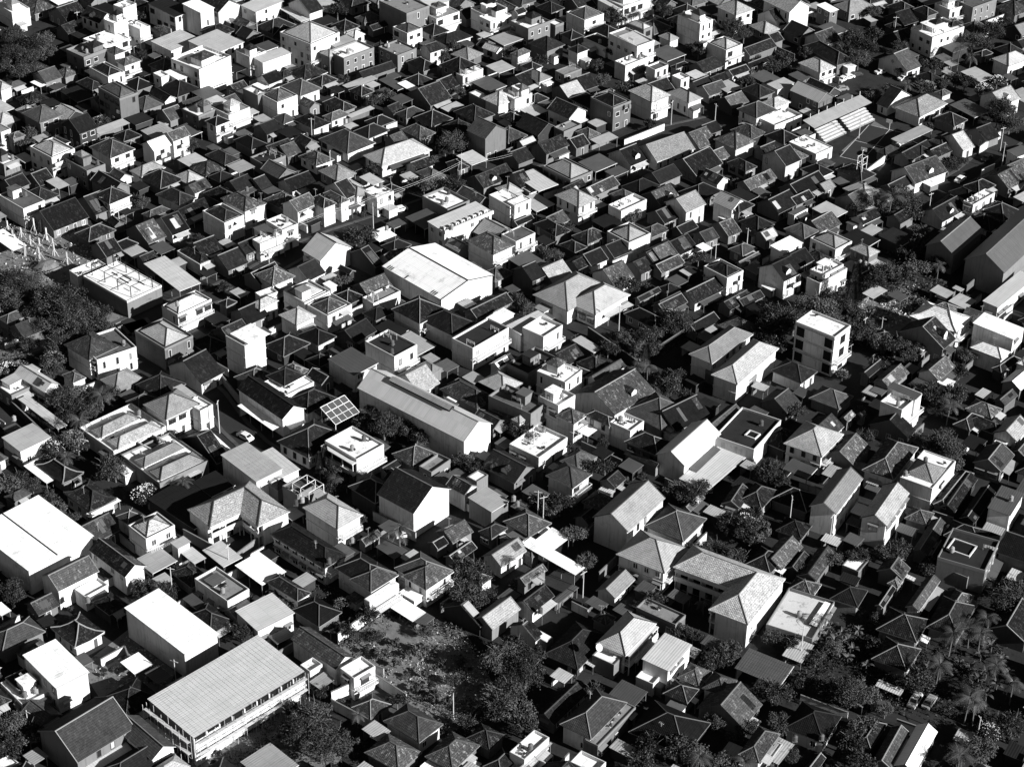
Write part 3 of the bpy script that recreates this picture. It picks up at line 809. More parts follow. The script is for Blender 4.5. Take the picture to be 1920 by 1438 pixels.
f 7.5 790 130 960 190 1200 110 W w |white stepped house with tall louvred front, right part
s 9 850 30 1100 100 1190 80 M w
v 4 730 320 1060 390 1130 330 D g
v 3.5 540 260 600 290 650 230 M g
v 3.5 640 210 700 240 760 240 M g
f 7 1010 690 1210 810 1385 600 W w |white parapet box house with small pyramid roof inside its parapet
h 7.2 1030 660 1225 750 1330 640 G w
v 7 320 930 535 975 700 690 G w |left one of the twin steep gable houses with serrated verge
v 7 690 1020 905 1060 1060 800 G w |right one of the twin steep gable houses with serrated verge
s 4.5 1455 450 1560 515 1630 430 D w |tiny house with dark single slope roof framed in white
v 4.5 1550 590 1760 670 1830 530 M g
v 4.5 1690 370 1870 440 1960 310 G w
v 3.5 1830 510 1930 560 2000 440 M w
h 3.5 1220 890 1310 930 1560 680 D g
v 3.5 1290 930 1420 960 1560 700 D d
s 6 1640 950 1825 975 1920 800 M w |narrow roof with raised white verges at the right edge
f 6 1280 1320 1640 1410 1720 1180 D g |dark roof terrace house with a sunken light well and white planters
u 5 1700 1250 1960 1350 2100 1200 D g
v 3.5 1090 1260 1210 1290 1330 1040 M g
v 3.5 1440 1010 1560 1040 1700 800 D d
v 4 0 1310 60 1440 200 1230 M g
v 3.5 150 1380 240 1420 300 1290 D d
v 3.5 240 1440 380 1480 500 1260 M g
f 3 530 1340 640 1400 780 1350 W w
v 4 800 1400 1000 1460 1080 1380 M g
h 3.5 40 860 300 980 370 840 D g
h 3 60 1100 260 1160 330 1050 D g
v 4 1710 120 1760 180 1850 90 M g
h 4 1360 300 1500 340 1640 250 D d
h 4 1480 270 1700 400 1780 340 D d
h 3.5 -20 400 90 540 200 400 D d
@0 1078
v 5.5 310 0 415 130 730 -20 M w |large white house with L shaped balcony under a mottled roof slope
f 4 570 130 655 185 800 80 W w
v 3.2 190 210 280 310 440 230 M g
h 3.5 380 400 565 550 785 430 D w c |small pagoda like concave hipped roof between white walls, lower left
h 4.5 -80 440 -20 580 320 440 M w
h 3.8 60 590 180 600 420 520 M w
s 7 945 280 1390 600 1625 430 W w n |tall plain box hall with blinding white sloping roof
s 7.2 150 590 400 825 690 750 W w |white house with broad white slab roof and open terraces, lower left
f 4.5 40 770 130 870 320 790 D w
f 3.5 15 800 140 980 380 900 W w
s 2.8 895 660 1010 740 1150 665 W g |white sheet roof of a hut in the dirt yard
s 2.6 1090 740 1180 825 1280 760 M g
s 7 1135 948 1445 1240 2252 718 B g x n |big corrugated metal roof building with bamboo scaffolding on its shaded side
f 5 1465 45 1710 215 1860 115 G w |long low building with weathered grey slab roof at the left of centre
s 5 1700 210 1900 350 2270 350 B w
v 6 310 1180 590 1430 980 1130 M g |mid grey tiled gable with stepped edge at the bottom left
u 5 940 1130 1100 1438 1240 1300 M w
h 4 900 1130 1000 1260 1190 1320 D w
h 4 700 1480 900 1600 1330 1330 D g
v 3.5 -60 1180 30 1250 90 1140 D g
f 3 -40 1438 40 1500 120 1400 W w
s 4 -60 250 20 310 80 260 W w
h 4 1100 1480 1230 1560 1430 1420 G w
v 3 1670 270 1770 350 1810 310 G w
@480 1078
h 4.5 70 60 330 190 420 120 D w
h 5.5 700 30 860 130 1070 0 M w
f 5.5 810 180 850 200 1070 60 W w
h 5.5 1080 10 1280 110 1490 -30 M w
s 2.8 985 240 1180 350 1260 270 W g |patchwork sheet lean-to against the compound wall
s 2.5 1190 350 1270 395 1320 310 M g
v 3.5 1310 270 1720 330 1800 330 D d
v 4 1640 320 1760 430 1960 260 G g |tall plastered end wall with tiled roof beside the leafy tree
u 5 250 470 590 700 750 620 M w c |dark sweeping tiled gable above the white walled yard
f 4.5 330 690 400 740 500 690 W w
s 4 390 810 490 850 600 770 G w
f 5.5 650 690 690 790 875 720 W w |white walled roof terrace with arched opening
h 3.2 710 990 860 1080 1020 970 M w
h 4.5 945 1085 1215 1250 1410 1120 M w |white bungalow with hipped roof at the end of the walled yard
h 4.5 1240 1390 1500 1438 1700 1240 M g
s 2.8 1230 1438 1340 1500 1420 1420 W w
h 3.8 1700 1440 1850 1500 1980 1350 D g
h 3.5 1550 10 1700 60 1790 10 M w
@960 1078
v 3 640 130 800 180 910 20 G w |open sided bale with pale ribbed roof on four posts
h 5.5 640 520 870 610 1070 350 G w gx |long hipped pale roof house left of the ribbed roof terrace house
f 4.5 585 610 760 670 860 600 W w
s 6.4 980 645 1190 720 1335 510 B w |white house with ribbed metal roof over a glazed upper room
f 3.5 930 780 1060 830 1150 720 W w |street front of the ribbed roof house with planted terrace
f 2.8 1050 830 1130 850 1160 790 M w
h 4 1130 890 1320 960 1400 850 D w
h 4.5 1420 860 1610 900 1690 770 M w
h 4 1250 760 1400 850 1490 730 M w
v 3.5 1340 980 1700 1120 1920 980 M w
h 6.4 1540 285 1775 372 2040 30 B w skip |right hipped wing with brilliant roof of the big L shaped house
h 5 340 1110 580 1220 880 960 M w |mottled hipped roof house with cluttered roof edge, bottom centre right
f 4.5 560 1230 630 1310 900 1000 G g
h 4 860 1180 1300 1340 1500 1100 D d
h 3.5 1060 1250 1170 1330 1200 1200 M d
v 3.5 190 1040 310 1140 540 890 D g
h 3.2 280 620 560 720 690 430 D d
v 3.5 0 370 170 520 190 480 M w
f 3.5 100 400 240 510 300 480 W w
s 3.5 300 190 340 200 510 90 M w
v 4 20 200 150 290 310 160 D w
f 4 930 240 1200 390 1300 330 G g
f 5 -60 1330 70 1370 320 1240 W w |flat roofed white house split by a deep dark light well, bottom edge
s 4.5 80 1370 190 1390 300 1240 G w
f 5 430 1420 620 1500 710 1420 W w
h 5.5 1690 1350 1860 1400 2010 1180 M w
h 3.2 600 310 680 380 780 330 M g
v 4 -60 1460 60 1480 260 1400 G w
@1440 1078
f 3.5 0 400 350 500 480 210 B g |white patchy stained flat roof beside bright hipped wing
s 4.2 325 370 390 400 480 220 W w
s 3.2 110 610 260 660 340 520 G w
h 3.5 140 120 340 170 400 60 M w
h 3.5 480 190 700 240 730 100 D g
v 3.5 1050 230 1110 300 1270 50 M w |black roof with a bright white lit verge wall, lower right
h 3.5 800 420 1120 490 1220 320 D g
h 3.5 730 620 1010 700 1190 560 D g
h 3.5 1180 410 1440 450 1560 210 D g
h 3.5 1300 230 1440 280 1560 160 M g
v 3.5 1560 410 1900 480 2100 300 D d
h 4 80 1160 410 1230 590 1040 D w |dark hipped roof with one mottled lit slope in the lower right grove
h 3.5 640 1250 760 1300 900 1120 D d
v 4 780 1420 930 1438 1060 1160 M g |long ribbed roof catching light at the bottom right edge
v 4 930 1438 1100 1470 1280 1160 W g
s 4 -60 1340 60 1430 190 1280 G w
s 2.6 790 830 980 900 1030 860 G g
s 2.6 1370 1230 1490 1270 1560 1190 G g
v 3.2 250 1438 330 1480 450 1380 D g
v 4 800 230 860 250 960 100 D g
h 3.5 870 60 960 80 1060 0 M g
f 4 1370 -60 1460 60 1500 -10 G g
"""
TREES = """
t:25,60,4.5 60,75,4.5 85,70,4.0 20,95,4.5 50,105,4.5 90,95,4.0 35,128,4.0 10,120,3.6 70,130,3.0 262,25,3.1 265,100,2.5 60,190,2.5 190,225,3.1 55,245,3.0 85,250,2.0 47,265,3.0 360,270,2.5 300,55,2.5
t:632,15,4.0 700,185,3.0 728,175,3.0 645,145,2.5 666,92,3.0 850,260,5.0 835,275,3.1 850,340,4.5 795,342,4.0 830,345,3.1 700,312,3.0 860,170,2.5 960,95,3.0 830,100,3.0 850,85,3.0
t:1145,25,4.0 1160,35,3.1 1185,25,3.0 1245,15,3.6 1375,45,4.5 1395,60,3.6 1300,85,3.1 1015,110,3.0 1130,145,3.1 1120,120,3.0 1150,90,3.0 1205,130,3.1 1310,95,3.0 1170,160,3.0 1380,340,2.0 1220,230,2.5 1400,150,3.0 1290,310,2.0
t:1600,70,5.0 1625,85,4.5 1610,105,4.5 1640,60,3.6 1585,90,3.6 1640,20,3.0 1470,105,3.6 1450,120,3.6 1485,120,3.0 1510,95,3.0 1745,115,3.6 1690,85,3.1 1730,160,3.6 1810,150,3.6 1790,145,3.0 1755,120,3.0 1770,155,3.0 1825,70,4.5 1860,55,4.5 1880,40,3.6 1790,40,3.1 1845,80,3.6 1880,200,5.0 1895,225,4.5 1870,220,3.6 1690,130,2.5 1670,165,3.0 1780,305,3.6 1800,300,3.0 1640,175,3.0
t:20,520,5.0 50,530,4.5 95,560,5.4 120,555,5.9 130,590,5.4 100,600,4.5 155,575,4.0 180,600,4.0 75,545,3.6 110,640,4.5 155,620,3.6 30,560,3.6 60,580,3.1 50,640,3.1 140,640,3.6 200,615,3.0 190,580,3.0 10,545,3.6
t:668,440,4.0 690,435,3.1 640,525,3.0 370,445,2.0 250,370,2.5 265,375,2.5 600,455,2.0 420,535,2.2
t:1188,100,2.0 1270,600,4.5 1255,590,3.1 1195,650,3.6 1215,660,3.1 1240,590,3.0 1190,400,3.1 1178,410,2.5 1020,470,3.1 1040,475,2.5 1045,430,3.0 1065,425,2.5 1160,525,3.1 1185,530,3.0 1310,480,3.1 1330,505,3.0 1220,620,3.6 1140,650,3.0 1170,630,2.5 1225,645,3.0 970,560,3.0 985,575,3.0 1255,720,3.6 1265,700,3.1 1240,735,3.0
t:1460,590,6.3 1490,590,5.4 1530,570,5.9 1555,565,5.0 1440,620,4.5 1560,600,4.5 1455,640,4.0 1600,585,3.6 1660,505,4.0 1675,510,3.6 1645,520,3.6 1720,500,4.0 1700,510,3.6 1610,380,3.6 1660,385,3.0 1700,375,4.5 1710,395,3.6 1690,360,3.6 1725,450,4.0 1700,470,3.1 1730,430,3.1 1680,640,4.0 1700,655,3.6 1655,635,3.6 1720,650,3.0 1800,690,3.0 1630,620,3.6 1650,680,3.0 1760,490,3.0 1600,620,3.6 1620,600,3.1 1740,470,3.0 1815,660,3.0
t:120,740,4.5 140,755,4.0 155,735,4.0 180,740,4.0 125,770,3.1 165,770,3.1 205,735,3.0 105,825,3.0 10,905,4.0 30,895,3.6 200,870,4.0 215,880,3.1 95,690,3.6 90,930,3.1 105,955,3.1 130,970,3.0 320,815,2.5 100,850,3.0 60,905,2.5 20,1100,3.0
t:690,770,3.1 680,790,3.1 720,790,4.5 740,800,3.1 765,800,3.6 790,815,3.1 650,905,2.5 620,880,3.0 640,895,2.8 870,860,3.0 885,870,3.0 625,910,2.5 655,745,2.2 885,1060,4.0 900,1075,3.0 860,1070,3.1 585,970,2.0 910,875,2.5
t:1275,915,3.6 1295,925,4.0 1310,910,3.0 1250,720,3.1 1290,740,2.8 1400,985,4.0 1425,990,3.6 1365,980,3.1 1340,1020,3.1 1370,1040,3.0 1415,960,2.5 1050,940,3.6 1035,950,3.0 1015,940,3.0 975,800,3.1 990,815,3.0 1110,870,3.0 1135,870,2.8 1075,1000,3.0 1300,1030,3.0 1440,880,3.1 1450,870,3.0 1190,830,2.5 1130,830,2.0 1100,1050,3.0 1345,1065,3.0 1390,1040,3.0
t:1780,835,4.5 1760,825,4.0 1770,815,3.6 1745,845,3.0 1495,765,3.1 1480,760,3.0 1780,745,3.1 1790,735,3.6 1770,760,3.1 1670,1035,3.6 1690,1025,3.1 1610,1035,3.0 1560,1045,3.0 1620,815,2.8 1610,770,2.5 1790,870,3.0 1440,890,3.0 1745,1060,3.0 1510,1065,2.5 1750,730,3.6 1470,905,3.0
t:940,1230,4.8 960,1210,4.0 985,1250,4.8 955,1290,4.0 1000,1220,3.2 930,1320,3.6 975,1330,3.6 985,1360,3.2 880,1350,2.4 585,1330,4.0 565,1340,3.1 625,1375,4.0 600,1390,4.5 560,1365,4.5 545,1330,3.1 645,1395,2.8 600,1290,2.5 690,1145,3.0 870,1110,4.0 890,1120,3.6 905,1110,3.1 10,1360,4.5 45,1365,4.0 15,1385,4.0 55,1380,3.1 455,1180,3.1 310,1105,3.1 290,1110,3.1 270,1100,3.0 30,1115,2.5 250,1145,2.5 700,1190,2.0 745,1310,2.4 800,1180,2.0 650,1180,2.4
t:1350,1230,3.2 1370,1220,3.2 1330,1240,2.4 1300,1190,2.4 1275,1175,2.4 1345,1090,2.5 1225,1120,3.0 1450,1190,2.4 1270,1400,4.0 1220,1390,3.6 1300,1410,3.2 1200,1430,3.6 1450,1290,4.0 1460,1350,3.2 1590,1290,4.4 1555,1285,3.2 1630,1300,3.2 1600,1385,4.0 1610,1420,3.6 1620,1360,3.2 1720,1270,4.0 1490,1200,2.8 1560,1210,2.4 1530,1230,2.4 1800,1410,3.2 1840,1400,3.6 1900,1350,3.6 1890,1120,4.5 1905,1100,3.6 1650,1160,2.4 1640,1210,2.4 1660,1330,2.0 1480,1410,2.4 1110,1290,2.4 1340,1350,2.4 1380,1380,2.4 1510,1270,2.8 1080,1190,2.0 1830,1290,3.2 1400,1360,2.4 1350,1430,3.2
w:105,840,3.0 90,830,3.0 135,820,3.5 145,830,3.0 265,925,3.0 275,915,2.5 100,670,3.5 95,690,3.0 12,690,3.5 35,685,3.0 780,805,2.5 705,770,2.5 1395,975,3.0 1260,590,3.0 1845,165,3.5 1870,150,3.0 1740,160,3.0 1580,700,2.0 130,300,2.0 1445,875,2.5 505,175,2.0 1855,1370,3.0 640,1130,2.0
c:600,880,1.3 1602,540,2.2 1595,570,2.0 610,865,1.2 1210,680,1.5
p:190,745,3.0 150,790,3.0 125,860,2.2 310,880,2.0 345,905,2.2 330,870,2.0 750,1000,3.2 1670,370,4.0 1640,365,3.5 1800,90,3.0 1820,110,2.6 1700,160,2.6 1680,110,2.5 1780,760,3.0 1840,1190,3.0 1785,1190,3.0 1760,1250,3.0 1870,1250,3.0 1815,1310,3.4 1830,1320,3.0 1900,1280,3.0 1850,1160,2.5 1800,1420,3.0 1395,1430,2.5 1320,1130,2.0 720,1090,2.0 1190,690,2.6 1215,690,2.3 1540,1160,2.4 1820,1180,2.6 1760,500,2.4 1310,1420,2.5 670,1340,1.8 925,870,2.0 955,1050,2.0 1330,1045,2.5 630,900,2.0
b:1550,1190,2.0 1565,1200,2.0 1560,1175,2.0 1580,1185,1.8 1590,1200,2.0 1545,1210,2.0 1575,1220,1.8 1600,1215,2.0 1610,1180,1.8 1590,1230,1.8 1625,1245,1.8 1640,1230,1.8 1740,1250,1.8 1830,1165,2.0 1845,1200,2.0 1860,1210,2.0 1880,1235,2.0 1850,1260,2.0 1870,1280,2.0 1835,1270,2.0 1820,1250,2.0 1800,1240,1.8 1890,1260,1.8 1840,1225,1.8 1810,1290,2.0 1850,1300,2.0 520,1115,2.0 535,1120,2.0 510,1105,2.0 545,1130,1.8 530,1100,2.0 740,1130,1.8 725,1140,1.8 1200,680,2.0 1190,670,2.0 1230,700,1.8 1185,695,1.8 1350,1040,1.8 1370,1060,1.8 1250,1060,1.6 620,1185,1.8 640,1170,1.8 660,1160,1.6 1515,1140,1.8 1580,600,1.8 1700,480,1.8 1710,490,1.8 1770,740,1.8 1095,640,1.8 1080,630,1.6 170,120,1.5 1430,280,1.4 1745,200,1.5
t:670,1200,1.6 690,1215,1.4 720,1225,1.8 745,1240,1.5 765,1225,1.3 790,1215,1.9 800,1260,1.7 830,1240,1.5 850,1270,2 780,1285,1.6 815,1300,1.8 740,1200,1.4 840,1310,1.6 870,1250,1.8 710,1185,1.5 660,1230,1.4
"""
# ---------------------------------------------------------------- windows, doors, small fittings (shared meshes, facing local +X)
def win_mesh(wd, ht, frame, two):
    b = MB(); a = wd/2
    b.box(0, 0.10, -a-0.09, -a, -0.09, ht+0.09, frame); b.box(0, 0.10, a, a+0.09, -0.09, ht+0.09, frame)
    b.box(0, 0.10, -a, a, ht, ht+0.09, frame); b.box(0, 0.16, -a, a, -0.09, 0, frame)
    if two: b.box(0, 0.07, -0.04, 0.04, 0, ht, frame)
    if wd > 1.2 and two:
        b.poly([(0,-a-.25,ht+.45),(.75,-a-.25,ht+.2),(.75,a+.25,ht+.2),(0,a+.25,ht+.45)], 'trim_grey'); b.poly([(0,a+.25,ht+.4),(.75,a+.25,ht+.15),(.75,-a-.25,ht+.15),(0,-a-.25,ht+.4)], 'trim_grey')
    return b
def pane_mesh(wd, ht, m='glass_pane'):
    b = MB(); b.box(0.004, 0.03, -wd/2, wd/2, 0, ht, m); return b
WIN = []
for wd, ht, fr, two in ((1.0,1.3,'frame_white',1),(1.5,1.3,'frame_white',1),(0.8,1.5,'frame_dark',0),(1.9,1.5,'frame_dark',1),(0.7,1.9,'frame_white',0)):
    fb = win_mesh(wd, ht, fr, two); far = win_mesh(wd, ht, fr, 0)
    far.box(0.004, 0.03, -wd/2, wd/2, 0, ht, 'glass_pane')
    WIN.append((fb.mesh('window'), (pane_mesh(wd, ht).mesh('pane'), pane_mesh(wd, ht, 'curtain_pane').mesh('pane')), far.mesh('window'), wd, ht))
db = MB(); db.box(0, 0.1, -0.55, -0.45, 0, 2.15, 'frame_white'); db.box(0, 0.1, 0.45, 0.55, 0, 2.15, 'frame_white'); db.box(0, 0.1, -0.45, 0.45, 2.05, 2.15, 'frame_white'); db.box(0.004, 0.05, -0.45, 0.45, 0, 2.05, 'frame_dark')
DOOR = db.mesh('door')
def tank_mesh():
    b = MB(); b.bar((0,0,0.35),(0,0,1.35),0.5,'tank_plastic',12); b.bar((0,0,1.35),(0,0,1.55),0.5,'tank_plastic',12,0.2); b.bar((0,0,1.55),(0,0,1.65),0.18,'tank_plastic',8); return b.mesh('barrel')
TANK = tank_mesh()
tb = MB()
for x in (-.35,.35):
    for y in (-.35,.35): tb.bar((x,y,0),(x,y,0.3),0.04,'steel_dark')
tb.box(-.5,.5,-.5,.5,.3,.35,'trim_grey'); TSTAND = tb.mesh('stand')
ab = MB(); ab.box(0,0.35,-0.42,0.42,0,0.6,'frame_white'); ab.bar((0.35,0,0.3),(0.37,0,0.3),0.22,'frame_dark',10); AC = ab.mesh('cooling_unit')
ah = MB(); ah.bar((0,0,0),(0,0,2.6),0.03,'pole_concrete'); ah.bar((-.6,0,2.5),(.6,0,2.5),0.02,'pole_concrete')
for x in (-.5,-.2,.1,.4): ah.bar((x,-.3,2.5),(x,.3,2.5),0.015,'pole_concrete')
ANT = ah.mesh('aerial')
def dish_mesh():
    b = MB(); R = 0.75; n = 12; rings = [(0.0,0.0),(0.4,0.08),(0.75,0.25)]
    P = [[Vector((d, r*math.cos(2*math.pi*i/n), r*math.sin(2*math.pi*i/n))) for i in range(n)] for r, d in rings[1:]]
    rot = Matrix.Rotation(-0.7, 3, 'Y'); tr = lambda p: rot @ p+Vector((0,0,1.0))
    for i in range(n):
        j = (i+1) % n; b.poly([tr(Vector((0,0,0))), tr(P[0][i]), tr(P[0][j])], 'frame_white'); b.poly([tr(P[0][i]), tr(P[1][i]), tr(P[1][j]), tr(P[0][j])], 'frame_white')
    b.bar((0,0,0),(0,0,1.0),0.05,'pole_concrete'); b.bar(tr(Vector((0,0,-.7))), tr(Vector((.6,0,0))),0.02,'steel_dark'); b.bar(tr(Vector((0,0,.7))), tr(Vector((.6,0,0))),0.02,'steel_dark'); return b.mesh('satellite_dish')
DISH = dish_mesh()

RISE = {}
def hip_roof(b, a, c, z, rise, m, conc, fas):
    mn = min(a, c)
    def ringpts(t, zz): return [Vector((x*(a-t*mn), y*(c-t*mn), zz)) for x, y in ((-1,-1),(1,-1),(1,1),(-1,1))]
    lift = 0.3 if conc else 0
    rs = [ringpts(0, z+lift)]
    if conc: rs += [ringpts(0.38, z+rise*0.25), ringpts(0.72, z+rise*0.58)]
    top = ringpts(1.0, z+rise); rs.append(top)
    if conc:
        # corners of the eave lift, middles stay: extra mid points
        for i in range(4):
            j = (i+1) % 4; mid = (rs[0][i]+rs[0][j])/2; mid.z = z
            b.poly([rs[0][i], mid, rs[1][i]], m); b.poly([mid, rs[0][j], rs[1][j]], m); b.poly([mid, rs[1][j], rs[1][i]], m)
            lo = Vector((0,0,-0.2)); b.poly([rs[0][i]+lo, mid+lo, mid, rs[0][i]], fas); b.poly([mid+lo, rs[0][j]+lo, rs[0][j], mid], fas)
        start = 1
    else:
        start = 0
        for i in range(4):
            j = (i+1) % 4; lo = Vector((0,0,-0.2)); b.poly([rs[0][i]+lo, rs[0][j]+lo, rs[0][j], rs[0][i]], fas)
    for k in range(start, len(rs)-1):
        for i in range(4):
            j = (i+1) % 4; p = [rs[k][i], rs[k][j], rs[k+1][j], rs[k+1][i]]
            if (p[2]-p[3]).length < 0.02: p = p[:3]
            b.poly(p, m)
    b.poly([p+Vector((0,0,-0.2)) for p in reversed(ringpts(0, z))], fas)
    return rs
def caps(rs, r=0.11):
    b = MB(); up = Vector((0,0,0.03))
    for i in range(4):
        for k in range(len(rs)-1): b.bar(rs[k][i]+up, rs[k+1][i]+up, r, 'mortar_ridge')
    t = rs[-1]
    A, B = (t[0]+t[3])/2, (t[1]+t[2])/2
    if (A-B).length < 0.05: A, B = (t[0]+t[1])/2, (t[2]+t[3])/2
    b.bar(A+up, B+up, r*1.15, 'mortar_ridge')
    c = (A+B)/2
    if (A-B).length < 0.5: b.bar(c, c+Vector((0,0,0.6)), 0.14, 'mortar_ridge', 4, 0.05)
    return b
GRID = []
def fit(L, F, R, z):
    l, f, r = at(*L, z), at(*F, z), at(*R, z)
    U = f-l; V = r-f; u, v = U.length, V.length
    au = math.atan2(U.y, U.x); av = math.atan2(V.y, V.x); d = (av-au-math.pi/2+math.pi) % (2*math.pi)-math.pi
    wu, wv = v/(u+v), u/(u+v)             # the longer side keeps its direction
    au2 = au+d*wu
    if GRID:
        cg = (l+r)/2; sx = sy = 0.0
        for gx, gy, ga, gw in GRID:
            wt = gw*math.exp(-((gx-cg.x)**2+(gy-cg.y)**2)/(2*26.0**2)); sx += wt*math.cos(4*ga); sy += wt*math.sin(4*ga)
        loc = math.atan2(sy, sx)/4; dd = (loc-au2+math.pi/4) % (math.pi/2)-math.pi/4
        au2 += dd*(0.8 if u*v < 110 else (0.5 if u*v < 220 else 0.15))
    c = (l+r)/2; k = max(0.88, math.cos(d*0.5))
    return c, au2, max(u*k, 1.6), max(v*k, 1.6)
TONE = {'D':'dark','M':'grey','G':'pale','B':'light','W':'white'}
WALL = {'w':'white','g':'grey','d':'dark'}
FLATTOP = []
def windows(root, u, v, ov, h, near, p_x=0.85, p_y=0.4, style=None, zb=0.0):
    st = max(1, int(round(h/3.2))); sh = h/st
    for face, length, pr in (('x', v, p_x), ('y', u, p_y)):
        if random.random() > pr: continue
        n = int((length-2*ov-0.6)//2.5); n = min(n, 9)
        if n < 1: continue
        wi = style if style is not None else random.choice((0,0,1,1,2,3,4))
        for k in range(st):
            if random.random() < 0.12: continue
            if style is None and random.random() < .4: wi = random.choice((0,1,2,3,4))
            for i in range(n):
                if random.random() < 0.24: continue
                fm, pm, farm, wd, ht = WIN[wi]
                t = -(length/2-ov)+(length-2*ov)*(i+0.5)/n
                z = zb+k*sh+min(0.95, sh-ht-0.5)
                if k == 0 and i == n//2 and face == 'x' and zb == 0:
                    place('door', DOOR, root, (u/2-ov, t, 0.05), 0.0); continue
                loc, rz = ((u/2-ov, t, z), 0.0) if face == 'x' else ((t, -(v/2-ov), z), -math.pi/2)
                if near:
                    o = place('window', fm, root, loc, rz); place('pane', pm[random.random() < .33], o)
                else: place('window', farm, root, loc, rz)
def balcony(root, u, v, ov, z, m='trim_white'):
    b = MB(); x0 = u/2-ov; w_ = v/2-ov-0.3; d = 1.3
    b.box(x0, x0+d, -w_, w_, z-0.25, z, m); b.build('balcony_floor', root)
    r = MB(); r.box(x0+d-0.12, x0+d-0.02, -w_+.02, w_-.02, z+0.8, z+0.92, m)
    for s in (-1, 1): r.box(x0, x0+d-0.12, s*(w_-0.07)-0.05, s*(w_-0.07)+0.05, z+0.8, z+0.92, m)
    n = int(2*w_/0.45)
    for i in range(n+1): y = -w_+.08+(2*w_-.16)*i/max(1,n); r.box(x0+d-0.1, x0+d-0.04, y-0.04, y+0.04, z, z+0.8, m)
    r.build('railing', root)
def gallery(root, u, v, ov, h, face, m='trim_white'):
    # open gallery: shade painted in as a dark recess, floor band with solid balustrade, deep fascia, posts
    if face == 'x': X, Y, T = u/2-ov, v/2-ov, (lambda x0,x1,y0,y1: (x0,x1,y0,y1))
    else: X, Y, T = v/2-ov, u/2-ov, (lambda x0,x1,y0,y1: (y0,y1,-x1,-x0))
    st = max(1, int(round(h/3.2))); sh = h/st
    for k in range(st):
        z = k*sh
        b = MB(); b.box(*T(X+.005, X+.03, -Y+.4, Y-.4), z+.1, z+sh-.5, 'dark_opening'); b.build('shade_panel', root)  # flat dark panel on the wall, stands in for the gallery's shade
        b = MB(); b.box(*T(X+.03, X+1.35, -Y, Y), z+sh-.42, z+sh-.2, m); b.build('floor_slab', root)
        if k: b = MB(); b.box(*T(X+1.2, X+1.36, -Y, Y), z-.45, z+.75, m); b.build('balustrade', root)
        n = max(2, int(2*Y/3.2))
        for i in range(n+1):
            y = -Y+.12+(2*Y-.24)*i/n; b = MB(); b.box(*T(X+1.0, X+1.19, y-.1, y+.1), z+(.0 if k == 0 else -.18), z+sh-.43, m); b.build('column', root)
